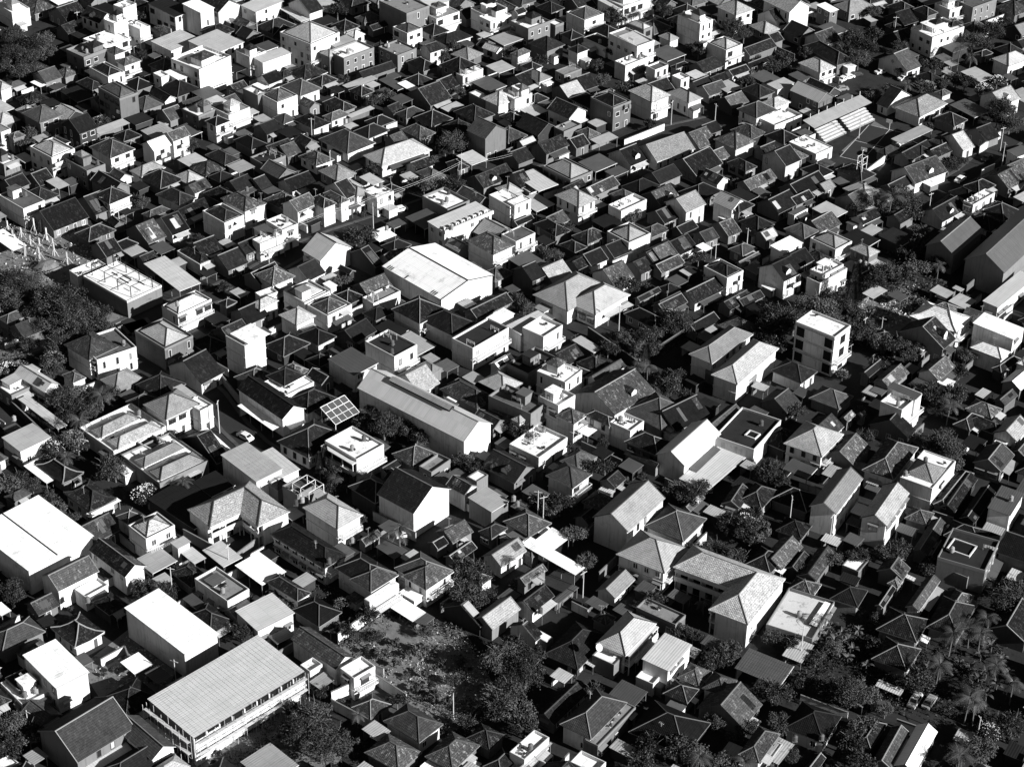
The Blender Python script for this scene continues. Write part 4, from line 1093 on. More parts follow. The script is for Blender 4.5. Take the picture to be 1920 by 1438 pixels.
def house(kind, h, L, F, R, roof, wall, flags, label):
    c, rz, u, v = fit(L, F, R, h)
    px, py = proj((c.x, c.y, h)); near = py > 330
    a, b_ = u/2, v/2; big = min(u, v)
    RECTS.append((c.x, c.y, math.cos(rz), math.sin(rz), a-0.2, b_-0.2))
    if L is not None and label is None and wall == 'w' and h < 3.7 and random.random() < .5: wall = 'g'  # grey stands in for eave and neighbour shade on low white walls
    wm = 'wall_'+wall; c.z = 0
    rise_o = None
    for fl in flags:
        if fl.startswith('r') and len(fl) > 1: rise_o = float(fl[1:])
    P = 'p' in flags or 'pt' in flags; conc = 'c' in flags; three = 't' in flags or 'pt' in flags
    name = {'h':'hip_roofed_house','u':'gabled_house','v':'gabled_house','f':'flat_roofed_house','s':'lean_to_shed' if h < 4 else 'metal_roofed_building'}[kind]
    if L is None and kind in 'huv': name = 'cottage'
    elif P: name = 'parapet_house'
    if label and 'warehouse' in label: name = 'warehouse'
    elif label and ('hall' in label): name = 'hall'
    root = empty(name, c, rz)
    sz = 'small' if u*v < 55 else ('large' if u*v > 190 else 'medium')
    noun = {'h':'%s %s hipped house with %s walls','u':'%s %s gabled house with %s walls','v':'%s %s gabled house with %s walls','f':'%s %s flat building with %s walls','s':'%s %s metal lean-to with %s walls' if h < 4 else '%s %s metal building with %s walls'}[kind] % (sz, TONE[roof], WALL[wall])
    cat = 'shed' if name == 'lean_to_shed' else ('warehouse' if name in ('warehouse','hall') else ('building' if name in ('metal_roofed_building','flat_roofed_house') else 'house'))
    want(root, noun, cat, None, label, h)
    ov = 0.0
    fas = 'trim_white' if wall == 'w' and random.random() < 0.55 else 'trim_grey'
    pitch = 0.64 if big < 13 else 0.5
    if kind == 'h':
        if P:
            ring = MB(); ring.ring(a, b_, 0.16, h-0.3, h+0.35, 'trim_white' if wall == 'w' else 'trim_grey'); ring.build('parapet', root)
            body = MB(); body.box(-a, a, -b_, b_, -0.3, h-0.01, wm, 'slab_M'); body.build('wall', root)
            ins = min(0.9, big*0.12); ra, rb, z0 = a-ins, b_-ins, h+0.3
            core = MB(); core.box(-ra+.3, ra-.3, -rb+.3, rb-.3, h, z0-0.2, wm); core.build('upper_wall', root)
        else:
            ov = min(0.55, big*0.08); ra, rb, z0 = a, b_, h
            body = MB(); body.box(-a+ov, a-ov, -b_+ov, b_-ov, -0.3, h-0.19, wm); body.build('wall', root)
        rb_ = MB(); rise = rise_o or pitch*min(ra, rb)
        m = 'roof_tiles_'+roof
        rs = hip_roof(rb_, ra, rb, z0, rise, m, conc, fas); ro = rb_.build('roof', root); caps(rs, 0.10 if not conc else 0.14).build('ridge_cap', ro)
    elif kind in 'uv':
        ov = 0.4; gv = 0.35
        # A along ridge, B across
        A, B = (a, b_) if kind == 'u' else (b_, a)
        rise = rise_o or min(pitch*B, 4.2)
        sw = (lambda x, y, z: Vector((x, y, z))) if kind == 'u' else (lambda x, y, z: Vector((-y, x, z)))
        body = MB(); x1, y1 = A-gv, B-ov; zr = h+rise*(1-0)-0.2; ze = h-0.14+rise*(ov/B)-0.02
        lo = [sw(x, y, -0.3) for x, y in ((-x1,-y1),(x1,-y1),(x1,y1),(-x1,y1))]; hi = [sw(x, y, ze) for x, y in ((-x1,-y1),(x1,-y1),(x1,y1),(-x1,y1))]
        r0, r1 = sw(-x1, 0, zr), sw(x1, 0, zr)
        body.poly([lo[0], lo[1], hi[1], hi[0]], wm); body.poly([lo[2], lo[3], hi[3], hi[2]], wm)
        body.poly([lo[1], lo[2], hi[2], r1, hi[1]], wm); body.poly([lo[3], lo[0], hi[0], r0, hi[3]], wm); body.poly([hi[0], hi[1], r1, r0], wm); body.poly([hi[2], hi[3], r0, r1], wm)
        body.build('wall', root)
        m = ('sheet_metal_' if (roof in 'BW' or 'm' in flags) else 'roof_tiles_')+roof
        rb_ = MB(); th = 0.12
        for s in (-1, 1):
            e0, e1, p0, p1 = sw(-A, s*B, h), sw(A, s*B, h), sw(-A, 0, h+rise), sw(A, 0, h+rise); dn = Vector((0,0,-th))
            q = [e0, e1, p1, p0] if s < 0 else [e1, e0, p0, p1]
            rb_.poly(q, m); rb_.poly([p+dn for p in reversed(q)], fas)
            rb_.poly([q[0]+dn, q[1]+dn, q[1], q[0]], fas); rb_.poly([q[1]+dn, q[2]+dn, q[2], q[1]], fas); rb_.poly([q[3]+dn, q[0]+dn, q[0], q[3]], fas)
        ro = rb_.build('roof', root)
        cb = MB(); up = Vector((0,0,0.03)); cb.bar(sw(-A,0,h+rise)+up, sw(A,0,h+rise)+up, 0.13, 'mortar_ridge')
        if m.startswith('roof'):
            for x in ((-A+0.1, A-0.1) if random.random() < .5 else ()):
                for s in (-1, 1): cb.bar(sw(x, s*B, h)+up, sw(x, 0, h+rise)+up, 0.10, 'mortar_ridge')
        cb.build('ridge_cap', ro)
        if label and 'brightest' in label:
            q = MB(); q.bar(sw(-A,0,h+rise+.1), sw(A,0,h+rise+.1), .14, 'steel_dark')
            for s in (-1, 1): q.bar(sw(A-.05,s*B,h+.05), sw(A-.05,0,h+rise+.05), .09, 'steel_dark')
            q.build('ridge_flashing', ro)
            for x in (-.86,-.80,-.74,-.25,.62,.68,.74):
                q = MB(); x0 = x*A; q.poly([sw(x0,-B*.99,h+.12),sw(x0+.35,-B*.99,h+.12),sw(x0+.35,-B*.84,h+rise*.16+.12),sw(x0,-B*.84,h+rise*.16+.12)],'steel_dark'); q.build('vent_mark', ro)  # small eave vents with their shadows, drawn as flat dark marks
        for _ in range(random.choice((0,0,0,1,1,2,3)) if label is None and near else 0):     # replaced sheets lying on the tiles
            pw, pl_ = random.uniform(.8, 2.2), random.uniform(.3, .8); x0 = random.uniform(-A+.3, max(-A+.4, A-.3-pw)); t0 = random.uniform(.03, .9-pl_*.9); t1 = min(.97, t0+pl_); s = -1 if random.random() < .7 else 1
            X = [sw(x0, s*B*(1-t0), h+rise*t0+.06), sw(x0+pw, s*B*(1-t0), h+rise*t0+.06), sw(x0+pw, s*B*(1-t1), h+rise*t1+.06), sw(x0, s*B*(1-t1), h+rise*t1+.06)]
            q = MB(); q.poly(X if s < 0 else [X[1],X[0],X[3],X[2]], random.choice(('sheet_metal_M','sheet_metal_M','sheet_metal_G','roof_tiles_M','roof_tiles_M','roof_tiles_D'))); q.build('roof_sheet', ro)
        if label is None and u*v > 60 and random.random() < .12:      # dormer
            q = MB(); x0 = random.uniform(-.3,.3)*A; y0, y1 = (-B*.75, -B*.35); zt = h+rise*.65+.1; zb = h+rise*.25
            for p4, mm in (([sw(x0-.9,y0,zb),sw(x0+.9,y0,zb),sw(x0+.9,y0,zt-.4),sw(x0,y0,zt+.3),sw(x0-.9,y0,zt-.4)], 'wall_w'),([sw(x0-1.1,y0-.1,zt-.45),sw(x0,y0-.1,zt+.35),sw(x0,y1,zt+.35),sw(x0-1.1,y1,zt-.45)][::-1], m),([sw(x0,y0-.1,zt+.35),sw(x0+1.1,y0-.1,zt-.45),sw(x0+1.1,y1,zt-.45),sw(x0,y1,zt+.35)][::-1], m)): q.poly(p4, mm)
            q.build('dormer', ro)
    elif kind == 's':
        open_ = h < 3.7 and wall != 'd'
        ov = 0.25; ze = h; zh = h+0.055*u
        if open_:
            pb = MB()
            nx = max(2, int(u/3.5)+1); ny = max(2, int(v/3.5)+1)
            for i in range(nx):
                for s in (-1, 1):
                    x = -a+0.3+(u-0.6)*i/(nx-1); o = MB(); o.box(x-0.07, x+0.07, s*(b_-0.3)-0.07, s*(b_-0.3)+0.07, -0.2, h-0.15, 'trim_grey'); o.build('post', root)
            bw_ = MB(); bw_.box(-a+.35, -a+.5, -b_+.5, b_-.5, -0.2, h-0.15, wm); bw_.build('back_wall', root)
        else:
            body = MB(); X, Y = a-ov, b_-ov
            pts = [(-X,-Y),(X,-Y),(X,Y),(-X,Y)]; zt = [zh-0.13, h-0.10, h-0.10, zh-0.13]
            lo = [Vector((x,y,-0.3)) for x,y in pts]; hi = [Vector((x,y,z)) for (x,y),z in zip(pts, zt)]
            for i in range(4): j = (i+1)%4; body.poly([lo[i],lo[j],hi[j],hi[i]], wm)
            body.poly(hi, wm); body.build('wall', root)
        m = 'sheet_metal_'+roof
        rb_ = MB(); T = [Vector((-a,-b_,zh)),Vector((a,-b_,h)),Vector((a,b_,h)),Vector((-a,b_,zh))]; dn = Vector((0,0,-0.09))
        rb_.poly(T, m); rb_.poly([p+dn for p in reversed(T)], fas)
        for i in range(4): j = (i+1)%4; rb_.poly([T[i]+dn,T[j]+dn,T[j],T[i]], fas)
        ro = rb_.build('roof', root)
        if u > 9:
            tb_ = MB(); k = max(2, int(v/0.9))
            for i in range(1, k): y = -b_+v*i/k; tb_.bar((-a,y,zh+.01),(a,y,h+.01),0.025,m)
            tb_.build('roof_rib', ro)
        if 'sm' in flags:
            q = MB(); y = -.06*v; q.bar((-a,y,zh+.05),(a,y,h+.05),.16,'steel_dark'); q.build('seam_gutter', ro)
        if 'x' not in flags and u > 6:
            fb_ = MB(); fb_.bar((a+0.06,-b_,h-0.05),(a+0.06,b_,h-0.05),0.09,'trim_white'); fb_.build('gutter', root)
    elif kind == 'f':
        body = MB(); body.box(-a, a, -b_, b_, -0.3, h-0.01, wm); body.build('wall', root)
        sb = MB(); sb.box(-a+.1, a-.1, -b_+.1, b_-.1, h-0.005, h+0.06, 'slab_'+roof); sb.build('roof_slab', root)
        if big > 2.5:
            ph = random.choice((0.35, 0.6, 0.8)); ring = MB(); ring.ring(a, b_, 0.15, h-0.25, h+ph, 'trim_white' if wall == 'w' else 'trim_grey'); ring.build('parapet', root)
        if 'b' not in flags and label is None and u > 6 and v > 5 and random.random() < 0.38:
            rm = MB(); X = -a+0.6+random.random()*(u-4.5); Y = -b_+0.6+random.random()*(v-4.2); rm.box(X, X+2.6, Y, Y+2.8, h+0.06, h+2.5, wm); rm.box(X-.2, X+2.8, Y-.2, Y+3.0, h+2.5, h+2.62, 'slab_'+roof); rm.build('stair_room', root)
        if 'cn' in flags:
            q = MB(); q.box(-a*.55, a*.6, -b_*.8, b_*.1, h+2.5, h+2.65, 'slab_W'); q.build('canopy_roof', root)
            for x in (-a*.45, a*.5):
                for y in (-b_*.7, 0): q = MB(); q.box(x-.1, x+.1, y-.1, y+.1, h+.06, h+2.49, 'trim_white'); q.build('post', root)
        if 'ov' in flags:
            q = MB(); q.box(-a*.4, a*.9, -b_*.6, b_*.8, h+.06, h+.89, 'wall_w'); q.build('upper_wall', root); q = MB(); q.box(-a*.7, a+.9, -b_*.85, b_+.7, h+.9, h+1.1, 'slab_W'); q.build('projecting_roof', root)
        if (label and ('rooftop' in label or 'penthouse' in label)) or not near and label is None and min(u, v) > 4.5 and 'b' not in flags and random.random() < .6:
            q = MB(); X0, Y0 = random.uniform(-.35,.05)*u, random.uniform(-.35,.0)*v; X1, Y1 = X0+u*.38, Y0+v*.42; q.box(X0, X1, Y0, Y1, h+.06, h+2.3, wm); q.build('upper_room', root)
            q = MB(); zt = h+2.31; P4 = [(X0-.4,Y0-.4,zt),(X1+.4,Y0-.4,zt),(X1+.4,Y1+.4,zt),(X0-.4,Y1+.4,zt)]; pk = ((X0+X1)/2,(Y0+Y1)/2,zt+1.5); mm = 'roof_tiles_'+random.choice('DMG')
            for i in range(4): q.poly([P4[i],P4[(i+1)%4],pk], mm)
            q.poly(P4[::-1], 'trim_grey'); q.build('upper_roof', root)
        FLATTOP.append((root, c, rz, a, b_, h))
    # fittings
    if 'gx' in flags: gallery(root, u, v, ov, h, 'x')
    if 'gy' in flags: gallery(root, u, v, ov, h, 'y')
    if 'n' not in flags and not (kind == 's' and h < 3.7) and big > 2.2:
        windows(root, u, v, ov, h if kind != 'h' or not P else h-0.2, near, .85 if near else .97, .4 if near else .55)
    if h >= 5 and kind in 'hf' and wall == 'w':
        st = int(round(h/3.2)); X, Y = a-ov, b_-ov
        fb = MB()
        for k in range(1, st): fb.ring(X, Y, -0.0, k*h/st-0.12, k*h/st+0.06, 'trim_white', 0.14)
        if st > 1: fb.build('floor_ledge', root)
        if random.random() < 0.7 and v > 4 and st > 1: balcony(root, u, v, ov, h/st+0.08)
    if h < 6 and random.random() < 0.25 and kind != 's' and v > 4:
        s = MB(); z = min(2.9, h-0.35); x = a-ov; s.poly([(x,-b_*.7,z+.25),(x+2.0,-b_*.7,z-.2),(x+2.0,b_*.7,z-.2),(x,b_*.7,z+.25)], random.choice(('sheet_metal_G','sheet_metal_M','sheet_metal_B')))
        s.poly([(x,b_*.7,z+.2),(x+2.0,b_*.7,z-.25),(x+2.0,-b_*.7,z-.25),(x,-b_*.7,z+.2)], 'trim_grey')
        for y in (-b_*.68, b_*.68): s.bar((x+1.9,y,0),(x+1.9,y,z-.2),.05,'trim_grey')
        s.build('awning', root)
    if 'tw' in flags:
        for k in range(3):
            z = k*h/3
            for y0, y1, mm, d0 in ((-.46,-.26,'dark_opening',.02),(-.22,.2,'wall_w',.06),(.26,.46,'dark_opening',.02)):
                q = MB(); q.box(y0*u, y1*u, -v/2-d0, -v/2-.003, z+.5, z+h/3-.5, mm); q.build('opening' if d0 < .05 else 'wall_panel', root)
            q = MB(); q.box(u/2+.003, u/2+.02, -v*.1, v*.22, z+.6, z+h/3-.7, 'dark_opening'); q.build('opening', root)
            q = MB(); q.ring(u/2, v/2, 0, z+h/3-.25, z+h/3-.1, 'trim_grey', .1); q.build('floor_ledge', root)
    if kind in 'huv' and label is None and near and random.random() < .3 and v > 4 and h < 6.5:       # porch roof on the sunny side
        q = MB(); z = h-.35; d_ = random.uniform(1.4, 2.4); x = a-ov+.02; y0 = random.uniform(-b_*.8, 0); y1 = y0+random.uniform(.5, .9)*b_
        T = [(x,y0,z),(x+d_,y0,z-.35),(x+d_,y1,z-.35),(x,y1,z)]; q.poly(T, random.choice(('sheet_metal_G','sheet_metal_B','roof_tiles_M','sheet_metal_W','sheet_metal_M'))); q.poly([(p[0],p[1],p[2]-.08) for p in reversed(T)], 'trim_grey')
        for y in (y0+.1, y1-.1): q.bar((x+d_-.1,y,-.1),(x+d_-.1,y,z-.42),.05,'trim_grey')
        q.build('porch', root)
    if label is None and L is not None and kind in 'huvf' and not P and random.random() < .55 and min(u, v) > 4:       # lower annex against the house
        s = random.choice(('x','y','y')); q = MB(); za = random.uniform(2.1, 2.9); da = random.uniform(1.8, 3.2); X, Y = a-ov, b_-ov
        if za < h-.5:
            if s == 'x': y0 = random.uniform(-Y, 0); y1 = min(Y, y0+random.uniform(2, 4)); bx_ = (X+.01, X+da, y0, y1)
            else: x0 = random.uniform(-X, 0); x1 = min(X, x0+random.uniform(2, 4)); bx_ = (x0, x1, -Y-da, -Y-.01)
            q.box(*bx_, -.2, za, random.choice((wm, 'wall_w', 'wall_g'))); q.build('annex', root)
            q = MB(); q.box(bx_[0]-(.25 if s == 'y' else 0), bx_[1]+.25, bx_[2]-.25, bx_[3]+(.25 if s == 'x' else 0), za+.01, za+.12, random.choice(('sheet_metal_G','sheet_metal_M','slab_G','slab_M','sheet_metal_B','roof_tiles_M','slab_W'))); q.build('annex_roof', root)
    if label is None and L is not None and h >= 5 and kind in 'huv' and random.random() < .4:        # terrace wall standing along one edge
        q = MB(); x = a+.02; y0 = random.uniform(-b_, 0); y1 = y0+random.uniform(.4, 1)*b_; q.box(x, x+1.4, y0, y1, h-2.2, h-2.0, 'slab_G'); q.box(x+1.25, x+1.4, y0, y1, h-1.99, h-1.1, 'trim_white'); q.build('terrace', root)
    if kind in 'huv' and random.random() < 0.12 and near: place('aerial', ANT, root, (random.uniform(-.3,.3)*u, random.uniform(-.2,.2)*v, h+0.6), random.random()*3)
    return root, c, rz, u, v

def parse():
    ox = oy = 0
    for line in DATA.strip().split('\n'):
        line = line.split('|')[0].strip()
        if not line: continue
        if line[0] == '@': ox, oy = map(int, line[1:].split()); continue
        t = line.split(); q = [float(x)/3.994 for x in t[2:8]]
        yield (ox+q[0], oy+q[1]), (ox+q[2], oy+q[3]), (ox+q[4], oy+q[5]), float(t[1])
_g = []
for L_, F_, R_, h_ in parse():
    c_, a_, u_, v_ = fit(L_, F_, R_, h_)
    _g.append((c_.x, c_.y, a_, min(max(u_, v_), 30)**1.5))
GRID = _g
HOUSES = []
ox = oy = 0
for line in DATA.strip().split('\n'):
    line = line.strip()
    if not line: continue
    if line[0] == '@': ox, oy = map(int, line[1:].split()); continue
    lab = None
    if '|' in line: line, lab = line.split('|'); lab = lab.strip()
    t = line.split(); k = t[0]; h = float(t[1]); h = h*.8 if h <= 4.5 else h*.94; q = [float(x)/3.994 for x in t[2:8]]
    L, F, R = (ox+q[0], oy+q[1]), (ox+q[2], oy+q[3]), (ox+q[4], oy+q[5])
    if 'skip' in t: continue
    HOUSES.append((k, h, t[8], t[9], house(k, h, L, F, R, t[8], t[9], t[10:], lab), lab))

def l_house(O, E, wpx, z, mirror, la_pt, lb_pt, roof, label, la=None, lb=None, w=None):
    """L shaped two storey house: outer corner O, far corner la_pt of the -V arm, far corner lb_pt of the U arm (pixels at eave height)"""
    o = at(*O, z); pa = at(*la_pt, z); pb = at(*lb_pt, z); La = (pa-o).length; Lb = (pb-o).length
    va = (pa-o).normalized(); vb = (pb-o).normalized()
    y = -va; x = Vector((y.y, -y.x, 0)); sg = -1 if mirror else 1
    rz = math.atan2(x.y, x.x); w = w or 9.0
    root = empty('l_shaped_house', (o.x, o.y, 0), rz); want(root, '', 'house', None, label, z)
    T = lambda px_, py_, pz_=0: Vector((sg*px_, py_, pz_))
    rise = .62*w/2; cz = z+rise
    Oo, A0, A1, I, B1, B0 = T(0,0,z), T(0,-La,z), T(w,-La,z), T(w,-w,z), T(Lb,-w,z), T(Lb,0,z)
    c = T(w/2,-w/2,cz); rA = T(w/2,-La+w/2,cz); rB = T(Lb-w/2,-w/2,cz)
    b = MB(); m = 'roof_tiles_'+roof
    def P(*p): p = list(p); b.poly(p if not mirror else p[::-1], m)
    P(Oo,A0,rA,c); P(A0,A1,rA); P(A1,I,c,rA); P(I,B1,rB,c); P(B1,B0,rB); P(B0,Oo,c,rB)
    dn = Vector((0,0,-.22)); ed = [Oo,A0,A1,I,B1,B0]
    for i in range(6):
        p, q = ed[i], ed[(i+1)%6]; k = [p+dn, q+dn, q, p]; b.poly(k if not mirror else k[::-1], 'trim_white')
    k = [p+dn for p in ed]; b.poly(k[::-1] if not mirror else k, 'trim_white'); ro = b.build('roof', root)
    cb = MB(); up = Vector((0,0,.04))
    for p, q in ((Oo,c),(A0,rA),(A1,rA),(B1,rB),(B0,rB),(rA,c),(c,rB)): cb.bar(p+up, q+up, .13, 'mortar_ridge')
    cb.build('ridge_cap', ro)
    g = 1.5; s = .35; wl = MB()
    W = [T(s,-s),T(s,-La+s),T(w-g,-La+s),T(w-g,-w+g),T(Lb-s,-w+g),T(Lb-s,-s)]
    for i in range(6):
        p, q = W[i], W[(i+1)%6]; k = [p+Vector((0,0,-.3)), q+Vector((0,0,-.3)), q+Vector((0,0,z-.23)), p+Vector((0,0,z-.23))]; wl.poly(k if not mirror else k[::-1], 'wall_w')
    wl.build('wall', root)
    def bx(x0,x1,y0,y1,z0,z1,mm,nm): q = MB(); q.box(min(sg*x0,sg*x1),max(sg*x0,sg*x1),y0,y1,z0,z1,mm); return q.build(nm, root)
    for zz in (z/2, z-.25):
        hb = .95 if zz < z*.7 else 0
        bx(w-g+.01,w-.1,-La+.4,-w+g-.01,zz-.25,zz-.01,'trim_white','floor_slab'); bx(w-.09,Lb-.4,-w+.1,-w+g-.01,zz-.25,zz-.01,'trim_white','floor_slab')
        if hb: bx(w-.25,w-.1,-La+.4,-w+.3,zz,zz+hb,'trim_white','balustrade'); bx(w-.09,Lb-.4,-w+.12,-w+.27,zz,zz+hb,'trim_white','balustrade')
        else: bx(w-.3,w-.08,-La+.3,-w+.3,zz-.9,zz-.26,'trim_white','fascia_band'); bx(w-.07,Lb-.4,-w+.08,-w+.3,zz-.9,zz-.26,'trim_white','fascia_band')
    n = max(2, int((La-w)/3)); 
    for i in range(n+1): yy = -La+.6+(La-w-.8)*i/n; bx(w-.5,w-.3,yy-.1,yy+.1,0,z-.6,'trim_white','column')
    n2 = max(2, int((Lb-w)/3))
    for i in range(n2+1): xx = w+.2+(Lb-w-.8)*i/n2; bx(xx-.1,xx+.1,-w+.32,-w+.5,0,z-.6,'trim_white','column')
    for st in (0, 1):
        for i in range(n): yy = -La+.6+(La-w-.8)*(i+.5)/n; bx(w-g+.003,w-g+.03,yy-.8,yy+.8,st*z/2+.1,st*z/2+2.2,'dark_opening','opening')
        for i in range(n2): xx = w+.2+(Lb-w-.8)*(i+.5)/n2; bx(xx-.8,xx+.8,-w+g-.03,-w+g-.003,st*z/2+.1,st*z/2+2.2,'dark_opening','opening')
    for i in range(2):
        fm, pm, farm, wd, ht = WIN[0]
    cx = (T(w/2,-La/2)); R3 = Matrix.Rotation(rz, 3, 'Z')
    for (mx, my, hx, hy) in ((w/2, -La/2, w/2, La/2), (Lb/2, -w/2, Lb/2, w/2)):
        p = Vector((o.x,o.y,0))+R3@T(mx,my); RECTS.append((p.x,p.y,math.cos(rz),math.sin(rz),hx,hy))
    p = Vector((o.x,o.y,0))+R3@T(w+3,-w-3); RECTS.append((p.x,p.y,math.cos(rz),math.sin(rz),3,3))
    return root
l_house((468,901), None, None, 6.0, False, (351,955), (553,954), 'G', 'L shaped two storey house with white gallery bands round a dark court', w=8.5)
l_house((1473,1085), None, None, 6.4, True, (1403,1171), (1292,1030), 'G', 'L shaped long house with pale hipped roofs and a brilliant right wing', w=9.0)
# ---------------------------------------------------------------- vegetation prototypes
def crown_mesh(seed, n=2600, R=3.0, lobes=16, leaf=0.30, m='leaf_a', flat=0.75):
    rg = random.Random(seed); b = MB(); C = []
    for i in range(lobes):
        t = rg.random()*6.283; r = R*0.72*math.sqrt(rg.random()); C.append((Vector((r*math.cos(t), r*math.sin(t), R*(0.1+0.75*rg.random()*(1-r/R*0.7)))), R*rg.uniform(0.18, 0.42)))
    mm = [m, 'leaf_b' if m == 'leaf_a' else 'leaf_a']
    for i in range(n):
        c, r = C[rg.randrange(lobes)]
        d = Vector((rg.gauss(0,1), rg.gauss(0,1), rg.gauss(0,1)+0.25)).normalized(); p = c+Vector((d.x, d.y, d.z*flat))*r*(rg.uniform(0.75, 1.02) if rg.random() < .8 else rg.uniform(1.0, 1.3))
        nrm = (d+Vector((rg.gauss(0,.6), rg.gauss(0,.6), rg.gauss(0,.6)))).normalized()
        e = nrm.cross(Vector((rg.random(), rg.random(), rg.random()))).normalized(); g = nrm.cross(e); s = leaf*rg.uniform(0.6, 1.3)
        b.poly([p-e*s*.5, p+g*s*.35, p+e*s*.5, p-g*s*.35], mm[0] if rg.random() < .8 else mm[1])
    return b.mesh('crown')
def trunk_mesh(seed, H=3.2, r=0.2):
    rg = random.Random(seed); b = MB(); b.bar((0,0,-.2),(0.1,0,H*.6),r,'bark',7,r*.7); top = Vector((0.1,0,H*.6))
    for i in range(5):
        t = i*1.256+rg.random(); q = top+Vector((math.cos(t)*1.3, math.sin(t)*1.3, H*.45+rg.random()*.8)); b.bar(top, q, r*.5, 'bark', 5, r*.2)
        b.bar(q, q+Vector((math.cos(t+.5)*.7, math.sin(t+.5)*.7, .6)), r*.25, 'bark', 4, r*.08)
    return b.mesh('trunk')
CROWN = [crown_mesh(i, m='leaf_a' if i % 3 else 'leaf_b') for i in range(6)]
CROWN_BIG = [crown_mesh(20+i, m='leaf_a' if i else 'leaf_b', n=6500, R=3.0, lobes=30, leaf=0.20) for i in range(3)]
CROWN_SM = [crown_mesh(40+i, n=650, R=3.0, lobes=7, leaf=0.6, m='leaf_b' if i else 'leaf_a') for i in range(3)]
def blossom_mesh():
    b = MB(); rg = random.Random(5)
    for i in range(90):
        t = rg.random()*6.283; u_ = rg.random(); p = Vector((math.cos(t)*2.6*u_, math.sin(t)*2.6*u_, 2.6-1.6*u_*u_+rg.random()*.4)); e = Vector((.13,0,.03)); g = Vector((0,.13,.02)); b.poly([p-e, p-g, p+e, p+g], 'blossom')
    return b.mesh('blossom')
BLOSSOM = blossom_mesh()
TRUNK = [trunk_mesh(i) for i in range(4)]
def conifer_mesh():
    rg = random.Random(9); b = MB()
    for i in range(1800):
        z = rg.random()**0.8; r = 1.5*(1-z*.85)*math.sqrt(rg.uniform(.3,1)); t = rg.random()*6.283; p = Vector((r*math.cos(t), r*math.sin(t), z*8)); d = Vector((math.cos(t), math.sin(t), .8)).normalized(); g = Vector((-math.sin(t), math.cos(t), 0))
        b.poly([p, p+g*.06+d*.3, p+d*.6, p-g*.06+d*.3], 'leaf_a')
    return b.mesh('crown')
CONIFER = conifer_mesh()
def frond_mesh(seed, ln=3.3):
    rg = random.Random(seed); b = MB(); n = 9; sp = []
    for i in range(n+1):
        t = i/n; sp.append(Vector((ln*t*(1-.12*t), 0, 1.3*t-2.6*t*t)))
    for i in range(n):
        a, c = sp[i], sp[i+1]; wd = 0.85*math.sin(math.pi*min(1, (i+1.2)/(n+1)))+.15
        for s in (-1, 1):
            for k in (0, .5):
                p = a.lerp(c, k); q = a.lerp(c, k+.28); tip = p+Vector((.35, s*wd, -.25-.15*rg.random())); b.poly([p, q, tip] if s < 0 else [q, p, tip], 'leaf_palm')
        b.bar(a, c, .03, 'leaf_palm', 3)
    return b.mesh('frond')
FROND = [frond_mesh(i) for i in range(3)]
def leaf_blade(seed):
    b = MB(); n = 5; ln = 2.3; L = []; Rr = []; M_ = []
    for i in range(n+1):
        t = i/n; p = Vector((ln*t*.75, 0, 1.7*t-1.5*t*t)); wd = .34*math.sin(math.pi*min(.97, t*.9+.08)); L.append(p+Vector((0,wd,.10))); Rr.append(p+Vector((0,-wd,.10))); M_.append(p)
    for i in range(n):
        b.poly([M_[i], M_[i+1], L[i+1], L[i]], 'leaf_palm'); b.poly([Rr[i], Rr[i+1], M_[i+1], M_[i]], 'leaf_palm')
    return b.mesh('leaf')
BLADE = leaf_blade(0)
pt = MB(); pt.bar((0,0,-.2),(.25,.1,6.0),.16,'bark',6,.11); PTRUNK = pt.mesh('trunk')
bt = MB(); bt.bar((0,0,-.1),(0,0,1.6),.14,'bark',6,.09); BSTEM = bt.mesh('stem')
NT = 0
